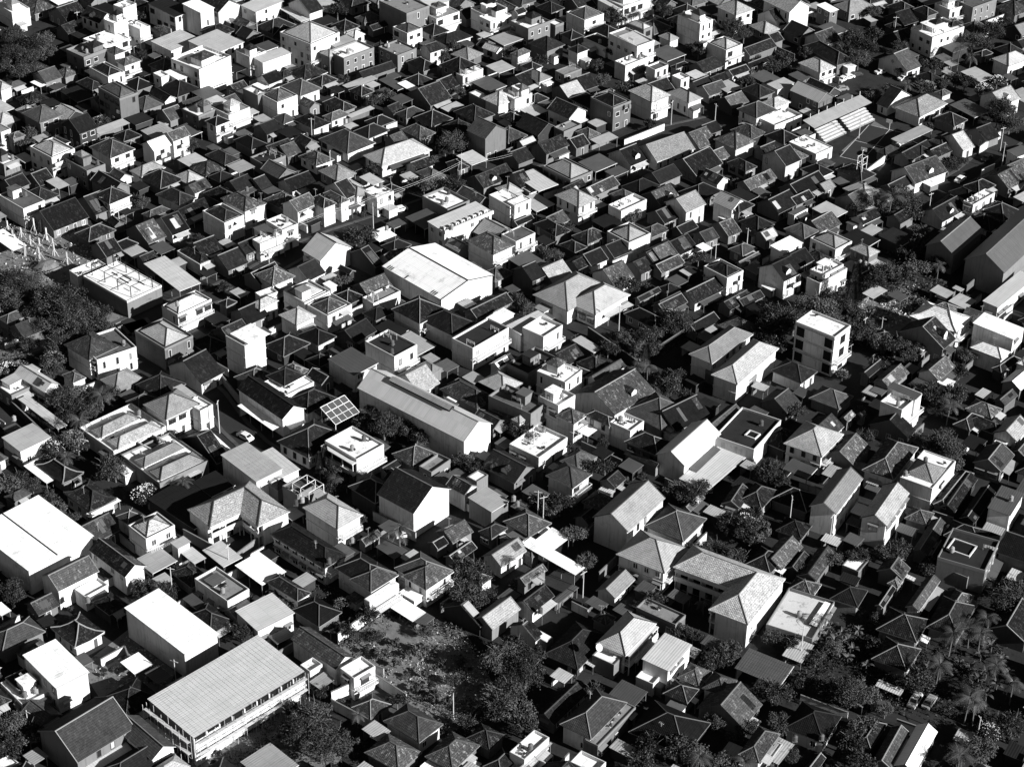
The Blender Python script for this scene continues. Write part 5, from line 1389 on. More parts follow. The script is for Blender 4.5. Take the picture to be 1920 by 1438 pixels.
def tree(px, py, r, kind='t', z=0.0, noun=None):
    """px, py: middle of the crown in the photo; r: crown radius in metres"""
    global NT; NT += 1
    rg = random.Random(NT*31)
    if kind == 'p':
        hz = 5.6*r/3; g = at(px, py, z+hz); g.z = z
        o = empty('palm_tree', g, rg.random()*6.28); s = r/3.0
        place('trunk', PTRUNK, o, (0,0,0), 0, s); k = 13
        for i in range(k):
            f = place('frond', FROND[i%3], o, (.25*s,.1*s,6.0*s), i*6.283/k+rg.uniform(-.2,.2), s*rg.uniform(.85,1.1)); f.rotation_euler = (rg.uniform(-.15,.15), rg.uniform(-.75,.35), i*2.4+rg.uniform(-.2,.2))
        want(o, noun or 'palm with arching fronds', 'palm tree', 'palm trees among the houses'); return o
    if kind == 'b':
        g = at(px, py, z+1.8); g.z = z; o = empty('banana_plant', g, rg.random()*6.28); s = r/2.0
        place('stem', BSTEM, o, (0,0,0), 0, s)
        for i in range(8):
            f = place('leaf', BLADE, o, (0,0,1.5*s), 0, s*rg.uniform(.8,1.15)); f.rotation_euler = (rg.uniform(-.3,.3), rg.uniform(-.7,.2), i*2.4+rg.uniform(-.3,.3))
        want(o, 'banana plant with broad leaves', 'banana plant', 'banana plants in the gardens'); return o
    if kind == 'c':
        g = at(px, py, z+4*r/1.5); g.z = z; o = empty('conifer_tree', g, rg.random()*6); place('crown', CONIFER, o, (0,0,1.0), 0, r/1.5)
        b = MB(); b.bar((0,0,-.2),(0,0,5*r/1.5),.14,'bark'); b.build('trunk', o); want(o, 'slender feathery conifer', 'tree', 'trees among the houses'); return o
    s = r/3.0; hz = (2.2+1.2)*s; g = at(px, py, z+hz); g.z = z
    o = empty('shrub' if r < 1.9 else ('flowering_tree' if kind == 'w' else ('small_tree' if r < 2.8 else 'broadleaf_tree')), g, rg.random()*6.28)
    me = CROWN_SM[NT%3] if (r < 2.0) else (CROWN_BIG[NT%3] if r > 4.2 else CROWN[NT%6])
    sz = rg.uniform(.8,1.1)
    cr = place('crown', me, o, (0,0,1.9*s), 0, (s, s, s*sz)); place('trunk', TRUNK[NT%4], o, (0,0,0), 0, s)
    if kind == 'w': place('blossom', BLOSSOM, cr, (0,0,0), 0, 1.0)
    if r < 1.9: want(o, noun or 'small leafy shrub', 'shrub', 'shrubs among the houses')
    else: want(o, noun or ('%s %s tree' % ('large' if r > 4.2 else ('small' if r < 2.8 else 'medium'), 'flowering' if kind == 'w' else 'leafy')), 'tree', 'trees among the houses')
    return o
for line in TREES.strip().split('\n'):
    kind, rest = line.split(':')
    for tok in rest.split():
        x, y, r = tok.split(','); x, y, r = float(x), float(y), float(r)
        o = tree(x, y, r, kind)
        g = o.location; RECTS.append((g.x, g.y, 1, 0, r*.45, r*.45))
# ---------------------------------------------------------------- particular things
def fr(px, py, z=0.0): return at(px, py, z)
def yaw(p0, p1, z=0.0):
    d = at(*p1, z)-at(*p0, z); return math.atan2(d.y, d.x), d.length
# compound walls
def cwall(pts, h=2.2, m='wall_w', lab=None):
    P = [at(x, y) for x, y in pts]
    for i in range(len(P)-1):
        d = P[i+1]-P[i]; l = d.length; o = empty('boundary_wall', P[i], math.atan2(d.y, d.x))
        b = MB(); b.box(0, l, -0.1, 0.1, -0.2, h, m); b.build('wall', o); c = MB(); c.box(-0.05, l+0.05, -0.15, 0.15, h, h+0.09, 'trim_grey'); c.build('coping', o)
        want(o, {'wall_w':'white','wall_g':'grey','wall_d':'dark'}[m]+' boundary wall with flat coping', 'wall', 'boundary walls between the plots', None if not lab or i else lab)
for pts, h, m, lab in (
 ([(634,1207),(735,1133)], 2.6, 'wall_w', 'weathered white boundary wall above the overgrown plot'),
 ([(622,1323),(699,1288)], 3.6, 'wall_w', 'tall glaring white wall closing the yard beside the white bungalow'), ([(700,1280),(762,1320)], 2.6, 'wall_w', 'bright boundary wall behind the white bungalow yard'),
 ([(622,1328),(720,1380)], 2.4, 'wall_w', 'white front wall of the yard beside the white bungalow'),
 ([(1102,630),(1190,690)], 2.6, 'wall_d', None), ([(1210,680),(1290,628)], 2.4, 'wall_d', None),
 ([(1112,1325),(1190,1360)], 2.6, 'wall_g', None),
 ([(1195,1145),(1270,1180)], 2.6, 'wall_g', None), ([(1330,1175),(1365,1195)], 2.4, 'wall_g', None),
 ([(345,1010),(437,1060)], 2.6, 'wall_g', None), ([(437,1060),(490,1020)], 2.4, 'wall_g', None),
 ([(1090,845),(1165,880)], 2.6, 'wall_g', None), ([(925,800),(958,815)], 2.4, 'wall_g', None),
 ([(10,855),(45,880)], 2.2, 'wall_g', None), ([(0,745),(95,835)], 2.2, 'wall_d', None),
 ([(700,975),(780,1015)], 2.4, 'wall_w', None), ([(1615,1340),(1560,1310)], 2.0, 'wall_d', None),
 ([(1810,555),(1850,520)], 3.0, 'wall_g', None), ([(1620,335),(1665,300)], 2.4, 'wall_w', 'white boundary wall below the sports court'),
 ([(1835,290),(1875,260)], 2.6, 'wall_w', 'brilliant white street wall by the road at the upper right'),
 ([(1170,275),(1245,245)], 2.2, 'wall_w', 'low white lattice wall along the main street'),
 ([(245,1250),(235,1225)], 2.0, 'wall_g', None), ([(190,1250),(235,1225)], 2.0, 'wall_w', None),
 ([(10,655),(45,640)], 1.6, 'wall_w', None), ([(20,600),(60,580)], 1.6, 'wall_g', None),
 ([(415,715),(450,760)], 2.2, 'wall_g', None), ([(720,1270),(700,1262)], 2.4, 'wall_w', None),
 ([(1435,880),(1470,900)], 2.2, 'wall_d', None), ([(1385,1010),(1440,1040)], 2.2, 'wall_d', None)):
    cwall(pts, h, m, lab)

# bare slab with steel posts
c, rz, u, v = fit((161,521), (242,569), (298,535), 4.8); c.z = 0
r = empty('unfinished_building', c, rz); want(r, '', 'building', None, 'unfinished white slab building with bare dark steel posts', 5)
RECTS.append((c.x, c.y, math.cos(rz), math.sin(rz), u/2, v/2))
b = MB(); b.box(-u/2, u/2, -v/2, v/2, -.3, 4.79, 'wall_g'); b.build('wall', r); b = MB(); b.box(-u/2+.1,u/2-.1,-v/2+.1,v/2-.1,4.8,4.88,'slab_W'); b.build('floor_slab', r)
b = MB(); b.ring(u/2, v/2, .15, 4.5, 5.1, 'trim_white'); b.build('parapet', r)
for i in range(4):
    for j in range(2):
        x = -u/2+1+(u-2)*i/3; y = (-.5+j)*v*.62; b = MB(); b.bar((x,y,4.88),(x,y,8.0),.11,'steel_dark'); b.build('post', r)
    b = MB(); b.bar((x,-v*.31,8.0),(x,v*.31,8.0),.08,'steel_dark'); b.build('beam', r)
for j in range(2): b = MB(); y = (-.5+j)*v*.62; b.bar((-u/2+1,y,7.9),(u/2-1,y,7.9),.07,'steel_dark'); b.build('beam', r)
for i in range(9):
    b = MB(); x = random.uniform(-.3,.25)*u; y = random.uniform(-.25,.25)*v; b.box(x, x+random.uniform(2,4), y, y+.25, 4.89, 5.05, random.choice(('steel_dark','timber'))); b.build('stacked_beam', r)

# central white warehouse
# scaffolding on the big metal roof building
def scaffold(x0, x1, z1, host, rz, y, axis):
    o = empty('bamboo_scaffold', host, rz)
    pl = []
    n = int((x1-x0)/2.2)
    for i in range(n+1):
        x = x0+(x1-x0)*i/n
        for dd in (0, .9):
            b = MB(); p = (x, y-.5-dd, 0) if axis == 'y' else (y+.5+dd, x, 0); q = (p[0], p[1], z1+random.uniform(.2,1.4)); b.bar(p, q, .045, 'timber', 5); b.build('pole', o)
    for k in range(1, 5):
        z = z1*k/4.6; b = MB()
        p = (x0, y-.5, z) if axis == 'y' else (y+.5, x0, z); q = (x1, y-.5, z) if axis == 'y' else (y+.5, x1, z); b.bar(p, q, .035, 'timber', 5); b.build('rail', o)
        b = MB()
        if axis == 'y': b.box(x0, x1, y-1.3, y-.6, z+.06, z+.11, 'timber')
        else: b.box(y+.6, y+1.3, x0, x1, z+.06, z+.11, 'timber')
        if k % 2 == 0: b.build('plank', o)
    return o
c, rz, u, v = fit((284.2,1315.4), (361.8,1388.5), (563.8,1257.8), 6.58); c.z = 0
o = scaffold(-u/2+.3, u/2-.3, 6.5, c, rz, -v/2, 'y'); want(o, '', 'scaffolding', None, 'bamboo scaffold on the shaded side of the big corrugated metal roof building', 4)
o = scaffold(-v/2+.3, v/2-.3, 6.3, c, rz, u/2, 'x'); want(o, '', 'scaffolding', None, 'bamboo scaffold on the sunlit long side of the big corrugated metal roof building', 4)
b = MB()   # concrete frame bays on the sunlit side
fr_ = empty('frame_bays', c, rz)
want(fr_, '', 'wall', None, 'row of white brick infill panels under the big corrugated metal roof', 4)
nb = 9
for i in range(nb):
    y0 = -v/2+v*i/nb
    b = MB(); b.box(u/2-.25+.01, u/2+.12, y0+.15, y0+v/nb-.18, .3, 2.75+random.uniform(-.3,.3), 'wall_w'); b.build('infill_panel', fr_)
    b = MB(); b.box(u/2-.25+.01, u/2+.12, y0+.15, y0+v/nb-.18, 3.52, 5.7+random.uniform(-.9,.3), 'wall_w'); b.build('infill_panel', fr_)
    b = MB(); b.box(u/2-.25+.01, u/2+.2, y0-.15, y0+.12, 0, 6.4, 'trim_white'); b.build('column', fr_)
b = MB(); b.box(u/2+.21, u/2+.4, -v/2, v/2, 3.1, 3.5, 'trim_white'); b.build('beam', fr_)
b = MB(); b.box(u/2-.24, u/2+.06, -v/2+.3, v/2-.3, .05, 6.3, 'dark_opening'); b.build('opening', fr_)
ground_wall = None
cwall([(368,1437),(566,1300)], 1.8, 'wall_w', 'stained white boundary wall below the scaffolded building')

# solar panels
c, rz, u, v = fit((610,779), (626,801), (665,773), 4.2); c.z = 0
r = empty('solar_panel_rack', c, rz); want(r, '', 'solar panels', None, 'white framed rack of twelve solar panels standing between the trees', 4)
for i in range(3):
    for j in range(4):
        z0 = lambda x: 4.2+(u/2-x)*0.45
        x0 = -u/2+u*i/3+.12; x1 = x0+u/3-.2; y0 = -v/2+v*j/4+.1; y1 = y0+v/4-.18
        f = MB(); f.poly([(x0,y0,z0(x0)),(x1,y0,z0(x1)),(x1,y1,z0(x1)),(x0,y1,z0(x0))], 'solar_cell'); f.poly([(x0,y1,z0(x0)-.05),(x1,y1,z0(x1)-.05),(x1,y0,z0(x1)-.05),(x0,y0,z0(x0)-.05)], 'trim_grey'); f.build('solar_panel', r)
for i in range(4): x = -u/2+u*i/3; f = MB(); f.bar((x,-v/2,4.17+(u/2-x)*.45),(x,v/2,4.17+(u/2-x)*.45),.09,'frame_white'); f.build('rail', r)
for j in range(5): y = -v/2+v*j/4; f = MB(); f.bar((-u/2,y,4.17+u*.45),(u/2,y,4.17),.09,'frame_white'); f.build('rail', r)
for x, h_ in ((-u/2+.2, 4+u*.45),(u/2-.2,4.1)):
    for y in (-v/2+.2, v/2-.2): f = MB(); f.bar((x,y,0),(x,y,h_),.08,'frame_white'); f.build('leg', r)

# sports court with grandstand
court = [(1560,285),(1655,215+18),(1695,255),(1660,300),(1600,318)]
P = [fr(1578,283), fr(1648,322), fr(1700,262), fr(1640,228)]
b = MB(); b.poly([Vector((p.x,p.y,.02)) for p in P], 'court_outer'); o = b.build('sports_court')
if o.data.polygons[0].normal.z < 0: o.data.flip_normals()
setting(o)
cc = sum(P, Vector())/4; ang = math.atan2((P[2]-P[1]).y, (P[2]-P[1]).x); RECTS.append((cc.x, cc.y, math.cos(ang), math.sin(ang), 17, 13))
o = empty('court_surface', (cc.x, cc.y, 0), ang); o['kind'] = 'structure'
b = MB(); b.poly([(-12,-6.5,.03),(12,-6.5,.03),(12,6.5,.03),(-12,6.5,.03)], 'court_green'); b.build('playing_surface', o)
for x0,x1,y0,y1 in ((-12,12,-6.5,-6.35),(-12,12,6.35,6.5),(-12,-11.85,-6.3,6.3),(11.85,12,-6.3,6.3),(-.07,.07,-6.3,6.3),(-11.8,-.1,-.07,.07),(.1,11.8,-.07,.07)):
    b = MB(); b.poly([(x0,y0,.036),(x1,y0,.036),(x1,y1,.036),(x0,y1,.036)], 'line_paint'); b.build('painted_line', o)
g0 = at(1440+430/3.994, 1075/3.994); g1 = at(1440+800/3.994, 905/3.994); d = g1-g0; l = d.length
r = empty('grandstand', g0, math.atan2(d.y, d.x)); want(r, '', 'grandstand', None, 'concrete grandstand with white steps under a long narrow roof', 3)
mid = (g0+g1)/2; dn = d.normalized(); nv = Vector((-dn.y, dn.x, 0)); cc2 = mid+nv*3; RECTS.append((cc2.x, cc2.y, dn.x, dn.y, l/2, 4))
for s0, s1 in ((0, .42), (.5, 1.0)):
    for k in range(5):
        b = MB(); b.box(l*s0, l*s1, 0.9*k, 0.9*(k+1)-.002, -.1, .55*(k+1), 'trim_grey', 'slab_W'); b.build('step', r)
b = MB(); T = [(-3,2.2,5.0),(l+.5,2.2,5.0),(l+.5,6.8,5.9),(-3,6.8,5.9)]; b.poly(T, 'sheet_metal_G'); b.poly([(x,y,z-.12) for x,y,z in reversed(T)], 'trim_grey'); b.build('roof', r)
for i in range(7):
    x = l*i/6; b = MB(); b.bar((x,6.6,0),(x,6.6,7.2),.14,'pole_concrete'); b.build('column', r)
for sx in (-11.0, 11.0):
    q = empty('basketball_hoop', Vector((cc.x, cc.y, 0))+Matrix.Rotation(ang,3,'Z')@Vector((sx*1.05,0,0)), ang+(0 if sx < 0 else math.pi))
    b = MB(); b.bar((0,0,0),(0,0,3.2),.09,'frame_white'); b.bar((0,0,3.2),(.9,0,3.3),.07,'frame_white'); b.build('post', q); b = MB(); b.box(.9,.95,-.9,.9,2.8,3.9,'frame_white'); b.build('backboard', q)
    want(q, 'basketball hoop on white post', 'basketball hoop', 'hoops at the sports court', None, 2)

# open stair frame tower by the court
p = at(1612, 343); r = empty('steel_frame_tower', p, .8); want(r, '', 'tower', None, 'slim pale open frame tower below the sports court', 4)
for x in (-1,1):
    for y in (-.9,.9): b = MB(); b.bar((x,y,0),(x,y,8.5),.10,'frame_white'); b.build('post', r)
for k in range(4):
    for y in (-.9,.9): b = MB(); b.bar((-1,y,2+2.1*k),(1,y,2+2.1*k),.07,'frame_white'); b.build('rail', r)
    for x in (-1,1): b = MB(); b.bar((x,-.9,2+2.1*k),(x,.9,2+2.1*k),.07,'frame_white'); b.build('rail', r)

# roof pergola frame near the pale gabled house, left of centre
p = at(578, 925, 5.7); r = empty('roof_frame', p, -.72); want(r, '', 'frame', None, 'white open timber frame on a flat roof behind the hipped roofs', 1)
for x in (-2.6,0,2.6):
    for y in (-2.2,2.2): b = MB(); b.bar((x,y,0),(x,y,2.6),.08,'frame_white'); b.build('post', r)
    b = MB(); b.bar((x,-2.2,2.6),(x,2.2,2.6),.07,'frame_white'); b.build('beam', r)
for y in (-2.2,2.2):
    b = MB(); b.bar((-2.6,y,2.6),(2.6,y,2.6),.07,'frame_white'); b.build('beam', r); b = MB(); b.bar((-2.6,y,1.2),(2.6,y,1.2),.05,'frame_white'); b.build('rail', r)

# building site of timber posts at the left edge
POSTS = [(15,425),(25,440),(40,435),(52,418),(30,455),(65,425),(78,425),(58,450),(48,470),(75,460),(100,455),(102,470),(75,478),(127,485),(150,500),(12,450),(88,440)]
for i, (x, y) in enumerate(POSTS):
    o = empty('braced_post', at(x, y+10), random.random()*3)
    b = MB(); hh = random.uniform(2.8, 4.2); b.box(-.18,.18,-.18,.18,0,hh,'timber'); b.build('post', o)
    for k in range(4):
        t = k*1.57; b = MB(); b.bar((math.cos(t)*1.4, math.sin(t)*1.4, 0), (0.1*math.cos(t),0.1*math.sin(t),hh*.6), .06, 'timber'); b.build('brace', o)
    want(o, 'braced timber post on the building plot', 'post', 'timber posts on the building plot', None, 2)
o = empty('sand_heap', at(88, 502)); b = MB(); n = 14
ring1 = [Vector((4.2*math.cos(i*6.283/n)*random.uniform(.85,1.1),3.2*math.sin(i*6.283/n)*random.uniform(.85,1.1),0)) for i in range(n)]; ring2 = [Vector((p.x*.5,p.y*.5,1.3+random.random()*.3)) for p in ring1]
for i in range(n): j=(i+1)%n; b.poly([ring1[i],ring1[j],ring2[j],ring2[i]],'bare_earth'); b.poly([ring2[i],ring2[j],Vector((0,0,2))],'bare_earth')
b.build('heap', o); want(o, '', 'sand heap', None, 'heap of sand beside the timber posts at the left edge', 1)

# cars
def car_proto(paint, van=False):
    r = empty('parked_car', (0,0,0)); hh = 1.45 if not van else 1.85
    b = MB(); W_ = .85; prof = [(-2.1,.3),(-2.1,.85),(-1.3,.98),(-.8,hh),(.9 if not van else 1.6,hh),(1.6 if not van else 2.0,.95),(2.1,.85),(2.1,.3)]
    for s in (-1,1):
        pts = [(x, s*W_*(1 if z < 1.0 else .82), z) for x, z in prof]; b.poly(pts if s > 0 else pts[::-1], paint)
    for i in range(len(prof)):
        j = (i+1) % len(prof); a_, c_ = prof[i], prof[j]; wa = W_*(1 if a_[1] < 1.0 else .82); wc_ = W_*(1 if c_[1] < 1.0 else .82)
        b.poly([(a_[0],-wa,a_[1]),(a_[0],wa,a_[1]),(c_[0],wc_,c_[1]),(c_[0],-wc_,c_[1])], 'frame_dark' if i == 7 else paint)
    b.build('body', r)
    for nm, p0, p1 in (('windscreen', prof[2], prof[3]), ('rear_window', prof[4], prof[5])):
        g = MB(); A = Vector((p0[0],0,p0[1])).lerp(Vector((p1[0],0,p1[1])), .12); B = Vector((p0[0],0,p0[1])).lerp(Vector((p1[0],0,p1[1])), .88); n_ = Vector(((p0[1]-p1[1]),0,(p1[0]-p0[0]))).normalized()*.012
        if n_.z < 0: n_ = -n_
        g.poly([A+n_+Vector((0,-.66,0)),A+n_+Vector((0,.66,0)),B+n_+Vector((0,.62,0)),B+n_+Vector((0,-.62,0))],'glass_pane'); g.build(nm, r)
    for s in (-1,1):
        g = MB(); g.poly([(-1.0,s*.84,1.02),(1.3,s*.84,1.02),(.85,s*.72,hh-.08),(-.72,s*.72,hh-.08)] if s < 0 else [(1.3,s*.84,1.02),(-1.0,s*.84,1.02),(-.72,s*.72,hh-.08),(.85,s*.72,hh-.08)],'glass_pane'); g.build('side_window', r)
        for x in (-1.3,1.3): g = MB(); g.bar((x,s*.62,.32),(x,s*.88,.32),.32,'tyre_rubber',12); g.build('wheel', r)
        g = MB(); g.box(-2.14,-2.09,s*.6-.15,s*.6+.15,.6,.75,'frame_white'); g.build('headlight', r)
    return r
CARS = [car_proto('car_paint'), car_proto('car_white'), car_proto('car_white', True)]
def copy_tree(o, parent=None):
    c = o.copy(); COL.objects.link(c); c.parent = parent
    for ch in o.children: copy_tree(ch, c)
    return c
CARPOS = [(1715,1318,2,1,'pale boxy car parked nose out beside the lower right lane'),(1742,1320,0,1,'dark car parked beside a pale boxy car in the lower right lane'),(1590,148,1,.5,None),(1652,138,1,.5,None),(1695,150,1,.6,None),(1578,170,0,.2,None),(1580,152,1,.9,None),(1605,143,0,.4,None),
 (620,452,0,.6,None),(1650,1328,0,.1,None),(1050,1128,0,.9,None),(1215,618,1,.6,None),(1850,300,0,.9,None),(1800,340,1,.9,None),(420,545,0,.6,None),(330,575,1,.6,None),(100,665,0,.4,None),(750,396,1,.5,None),(1060,312,0,.5,None),(460,822,1,-.7,None),(375,715,0,-.7,None),(760,1005,1,.3,None),(1460,905,0,.2,None)]
used = set()
for x, y, k, a_, lab in CARPOS:
    o = CARS[k] if k not in used else copy_tree(CARS[k]); used.add(k); o.location = at(x, y)+Vector((0,0,.012)); o.rotation_euler = (0,0,a_)
    want(o, ('dark','white','white boxy')[k]+' parked car', 'car', 'cars parked in the lanes', lab, .8)

# utility poles
POLES = [(1500,1238,9),(1092,1135,9),(412,812,9),(324,1120,8),(1160,625,8),(1675,80,9),(1877,320,9),(1875,285,8),(1740,410,8),(865,335,8),(620,330,8),(585,262,7),(483,70,8),(1258,235,8),(1230,230,7),(1340,235,7),(1610,260,7),(1763,500,8),(1618,640,7),(1008,975,8),(1018,985,8),(1650,640,7),(850,1345,6),(140,20,7),(148,60,7),(505,500,8),(520,480,8),(700,430,8),(730,415,7),(1480,985,8),(330,1280,6),(1340,500,7),(1400,465,6),(1830,1395,7),(55,1375,6),(1555,1020,8),(1000,855,7),(700,590,7),(225,430,7),(430,1070,7)]
for i, (x, y, hh) in enumerate(POLES):
    o = empty('utility_pole', at(x, y), random.random()*3); b = MB(); b.bar((0,0,-.2),(0,0,hh),.13,'pole_concrete',7,.09); b.build('post', o)
    b = MB(); b.box(-.9,.9,-.06,.06,hh-.5,hh-.38,'pole_concrete'); b.build('crossarm', o)
    want(o, 'pale concrete utility pole', 'pole', 'utility poles along the lanes', None, 4)

chain = [(505,500),(520,480),(620,443),(700,415),(730,408),(865,350),(960,335)]
for ci, ((x0,y0),(x1,y1)) in enumerate(zip(chain, chain[1:])):
    A, B = at(x0,y0)+Vector((0,0,7.6)), at(x1,y1)+Vector((0,0,7.6)); b = MB()
    for off in (-.6, .6):
        for i in range(6):
            t0, t1 = i/6, (i+1)/6; P0 = A.lerp(B,t0)+Vector((0,off,-2.4*t0*(1-t0))); P1 = A.lerp(B,t1)+Vector((0,off,-2.4*t1*(1-t1))); b.bar(P0,P1,.03,'pole_concrete',3)
    o = b.build('power_line'); want(o, '', 'power line', 'power lines over the main street', 'sagging power lines over the main street, %s' % ['leftmost span','second span from the left','third span from the left','fourth span from the left','fifth span from the left','rightmost span'][ci], 7)
# lower lane canopies, court light well frames etc.
def lightwell(px, py, z, sx, sy, rz_, lab):
    p = at(px, py, z); o = empty('light_well', p, rz_); b = MB(); b.ring(sx, sy, .25, -.05, .35, 'trim_white'); b.build('frame', o); b = MB(); b.box(-sx+.26,sx-.26,-sy+.26,sy-.26,-.02,.05,'dark_opening'); b.build('opening', o); want(o, '', 'light well', None, lab, 0)
lightwell(960+1800/3.994, 720+385/3.994, 4.78, 1.4, 1.3, -.6, 'square white framed light well in the dark flat roof')
lightwell(1440+1450/3.994, 720+1230/3.994, 5.72, 2.6, 2.2, -.55, 'sunken dark light well on the roof terrace at the right edge')
lightwell(285, 830, 3.6, 2.3, 2.2, -.65, 'open courtyard well between the pale courtyard house roofs')
# raised ridge vent of the long warehouse
c, rz, u, v = fit((480+740/3.994,720+30/3.994),(480+1560/3.994,720+425/3.994),(480+1790/3.994,720+295/3.994),7.05)
o = empty('ridge_vent', (c.x,c.y,0), rz); zr = 7.05+3.0
if True:
    b = MB(); L0, L1 = -u*.30, u*.26
    for s in (-1,1):
        q = [(L0,s*1.1,zr+.15),(L1,s*1.1,zr+.15),(L1,0,zr+.75),(L0,0,zr+.75)]; b.poly(q if s < 0 else [q[1],q[0],q[3],q[2]], 'sheet_metal_G')
        q = [(p[0],p[1],p[2]-.08) for p in q]; b.poly(q[::-1] if s < 0 else [q[0],q[1],q[2],q[3]], 'trim_grey')
    b.build('vent_roof', o); b = MB(); b.box(L0+.1,L1-.1,-.8,.8,zr-.6,zr+.14,'dark_opening'); b.build('louvre', o)
want(o, '', 'roof vent', None, 'long raised ridge vent on the very long ribbed metal roof', 8)
# cooling units on the long grey hall
c, rz, u, v = fit((480+1275/3.994,360+230/3.994),(480+1410/3.994,360+300/3.994),(480+1780/3.994,360+150/3.994),6.016)
for i in range(8):
    p = Vector((c.x,c.y,0))+Matrix.Rotation(rz,3,'Z')@Vector((u/2-1.0,-v/2+1+i*(v-2)/7.5,0)); p.z = 6.08
    o = place('cooling_unit', AC, None, p, rz, 1.3); want(o, 'white cooling unit on roof gutter', 'cooling unit', 'cooling units on the long grey hall')
b = MB(); b.box(u/2-.1,u/2+.35,-v/2,v/2,5.5,6.5,'trim_white'); o = b.build('gutter_board', None, (c.x,c.y,0), rz); want(o, '', 'gutter board', None, 'deep white gutter board along the long grey roof hall', 6)
# rubble and bushes on open plots
def scatter(name, poly, n, size, m, lab, cat, leafy=False):
    P = [at(*p) for p in poly]; x0, x1 = min(p.x for p in P), max(p.x for p in P); y0, y1 = min(p.y for p in P), max(p.y for p in P); b = MB(); k = 0
    def inside(x, y):
        c_ = False
        for i in range(len(P)):
            a_, d_ = P[i], P[i-1]
            if (a_.y > y) != (d_.y > y) and x < (d_.x-a_.x)*(y-a_.y)/(d_.y-a_.y)+a_.x: c_ = not c_
        return c_
    cl = [(random.uniform(x0,x1), random.uniform(y0,y1), random.uniform(1.0,3.2)) for _ in range(110)]
    while k < n:
        cx, cy, cr = random.choice(cl); x, y = random.gauss(cx, cr*.6), random.gauss(cy, cr*.6); k += 1
        if not inside(x, y): continue
        s = size*random.uniform(.4,1.3); z = random.random()*(cr*.35 if leafy else .15)
        d = [Vector((random.gauss(0,1),random.gauss(0,1),random.gauss(0,.6))).normalized()*s for _ in range(4)]; p = Vector((x,y,z+.1)); mm = random.choice(m)
        b.poly([p+d[0],p+d[1],p+d[2]],mm); b.poly([p+d[0],p+d[2],p+d[3]],mm)
    o = b.build(name); o['kind'] = 'stuff'; o['label'] = lab; o['category'] = cat
scatter('undergrowth', [(640,1215),(720,1140),(870,1180),(930,1290),(880,1400),(800,1370),(700,1270)], 6500, .26, ['leaf_a','leaf_b','leaf_b'], 'rank undergrowth filling the empty plot at the bottom centre', 'undergrowth', True)
scatter('rubble', [(640,1215),(720,1140),(870,1180),(930,1290),(880,1400),(800,1370),(700,1270)], 3200, .22, ['rubble','trim_grey'], 'broken rubble lying in the empty plot at the bottom centre', 'rubble')
scatter('undergrowth', [(380,1440),(520,1330),(700,1390),(720,1440)], 5000, .24, ['leaf_a','leaf_b'], 'scrubby grass below the scaffolded building', 'undergrowth', True)
scatter('rubble', [(170,1260),(240,1190),(330,1270),(290,1340)], 900, .3, ['rubble','trim_grey','timber'], 'scrap and rubble in the dirt yard at the lower left', 'rubble')
scatter('undergrowth', [(-20,490),(60,480),(220,600),(60,690),(-40,690)], 9000, .3, ['leaf_a','leaf_b'], 'scrub under the trees at the left edge', 'undergrowth', True)
scatter('undergrowth', [(1560,480),(1760,470),(1780,560),(1700,700),(1590,640)], 9000, .3, ['leaf_a','leaf_b'], 'overgrown garden strip between houses at the right', 'undergrowth', True)
scatter('rubble', [(1590,560),(1720,520),(1740,580),(1620,640)], 1200, .35, ['rubble','trim_white'], 'pale rubble around the huts in the right hand garden', 'rubble')
scatter('undergrowth', [(1500,1120),(1680,1130),(1900,1200),(1910,1400),(1500,1290)], 14000, .3, ['leaf_a','leaf_b'], 'dense ground growth under the palms at the lower right', 'undergrowth', True)
scatter('undergrowth', [(1090,640),(1180,620),(1270,590),(1290,640),(1200,690)], 5000, .25, ['leaf_a','leaf_b'], 'garden shrubs inside the dark walled plot', 'undergrowth', True)
scatter('rubble', [(0,420),(130,400),(240,470),(150,540),(20,560)], 1400, .35, ['timber','trim_grey','rubble'], 'timber offcuts strewn over the building plot', 'rubble')
scatter('undergrowth', [(500,1080),(620,1100),(700,1160),(640,1200),(520,1150)], 3500, .25, ['leaf_a','leaf_b'], 'garden growth behind the dark row of roofs', 'undergrowth', True)
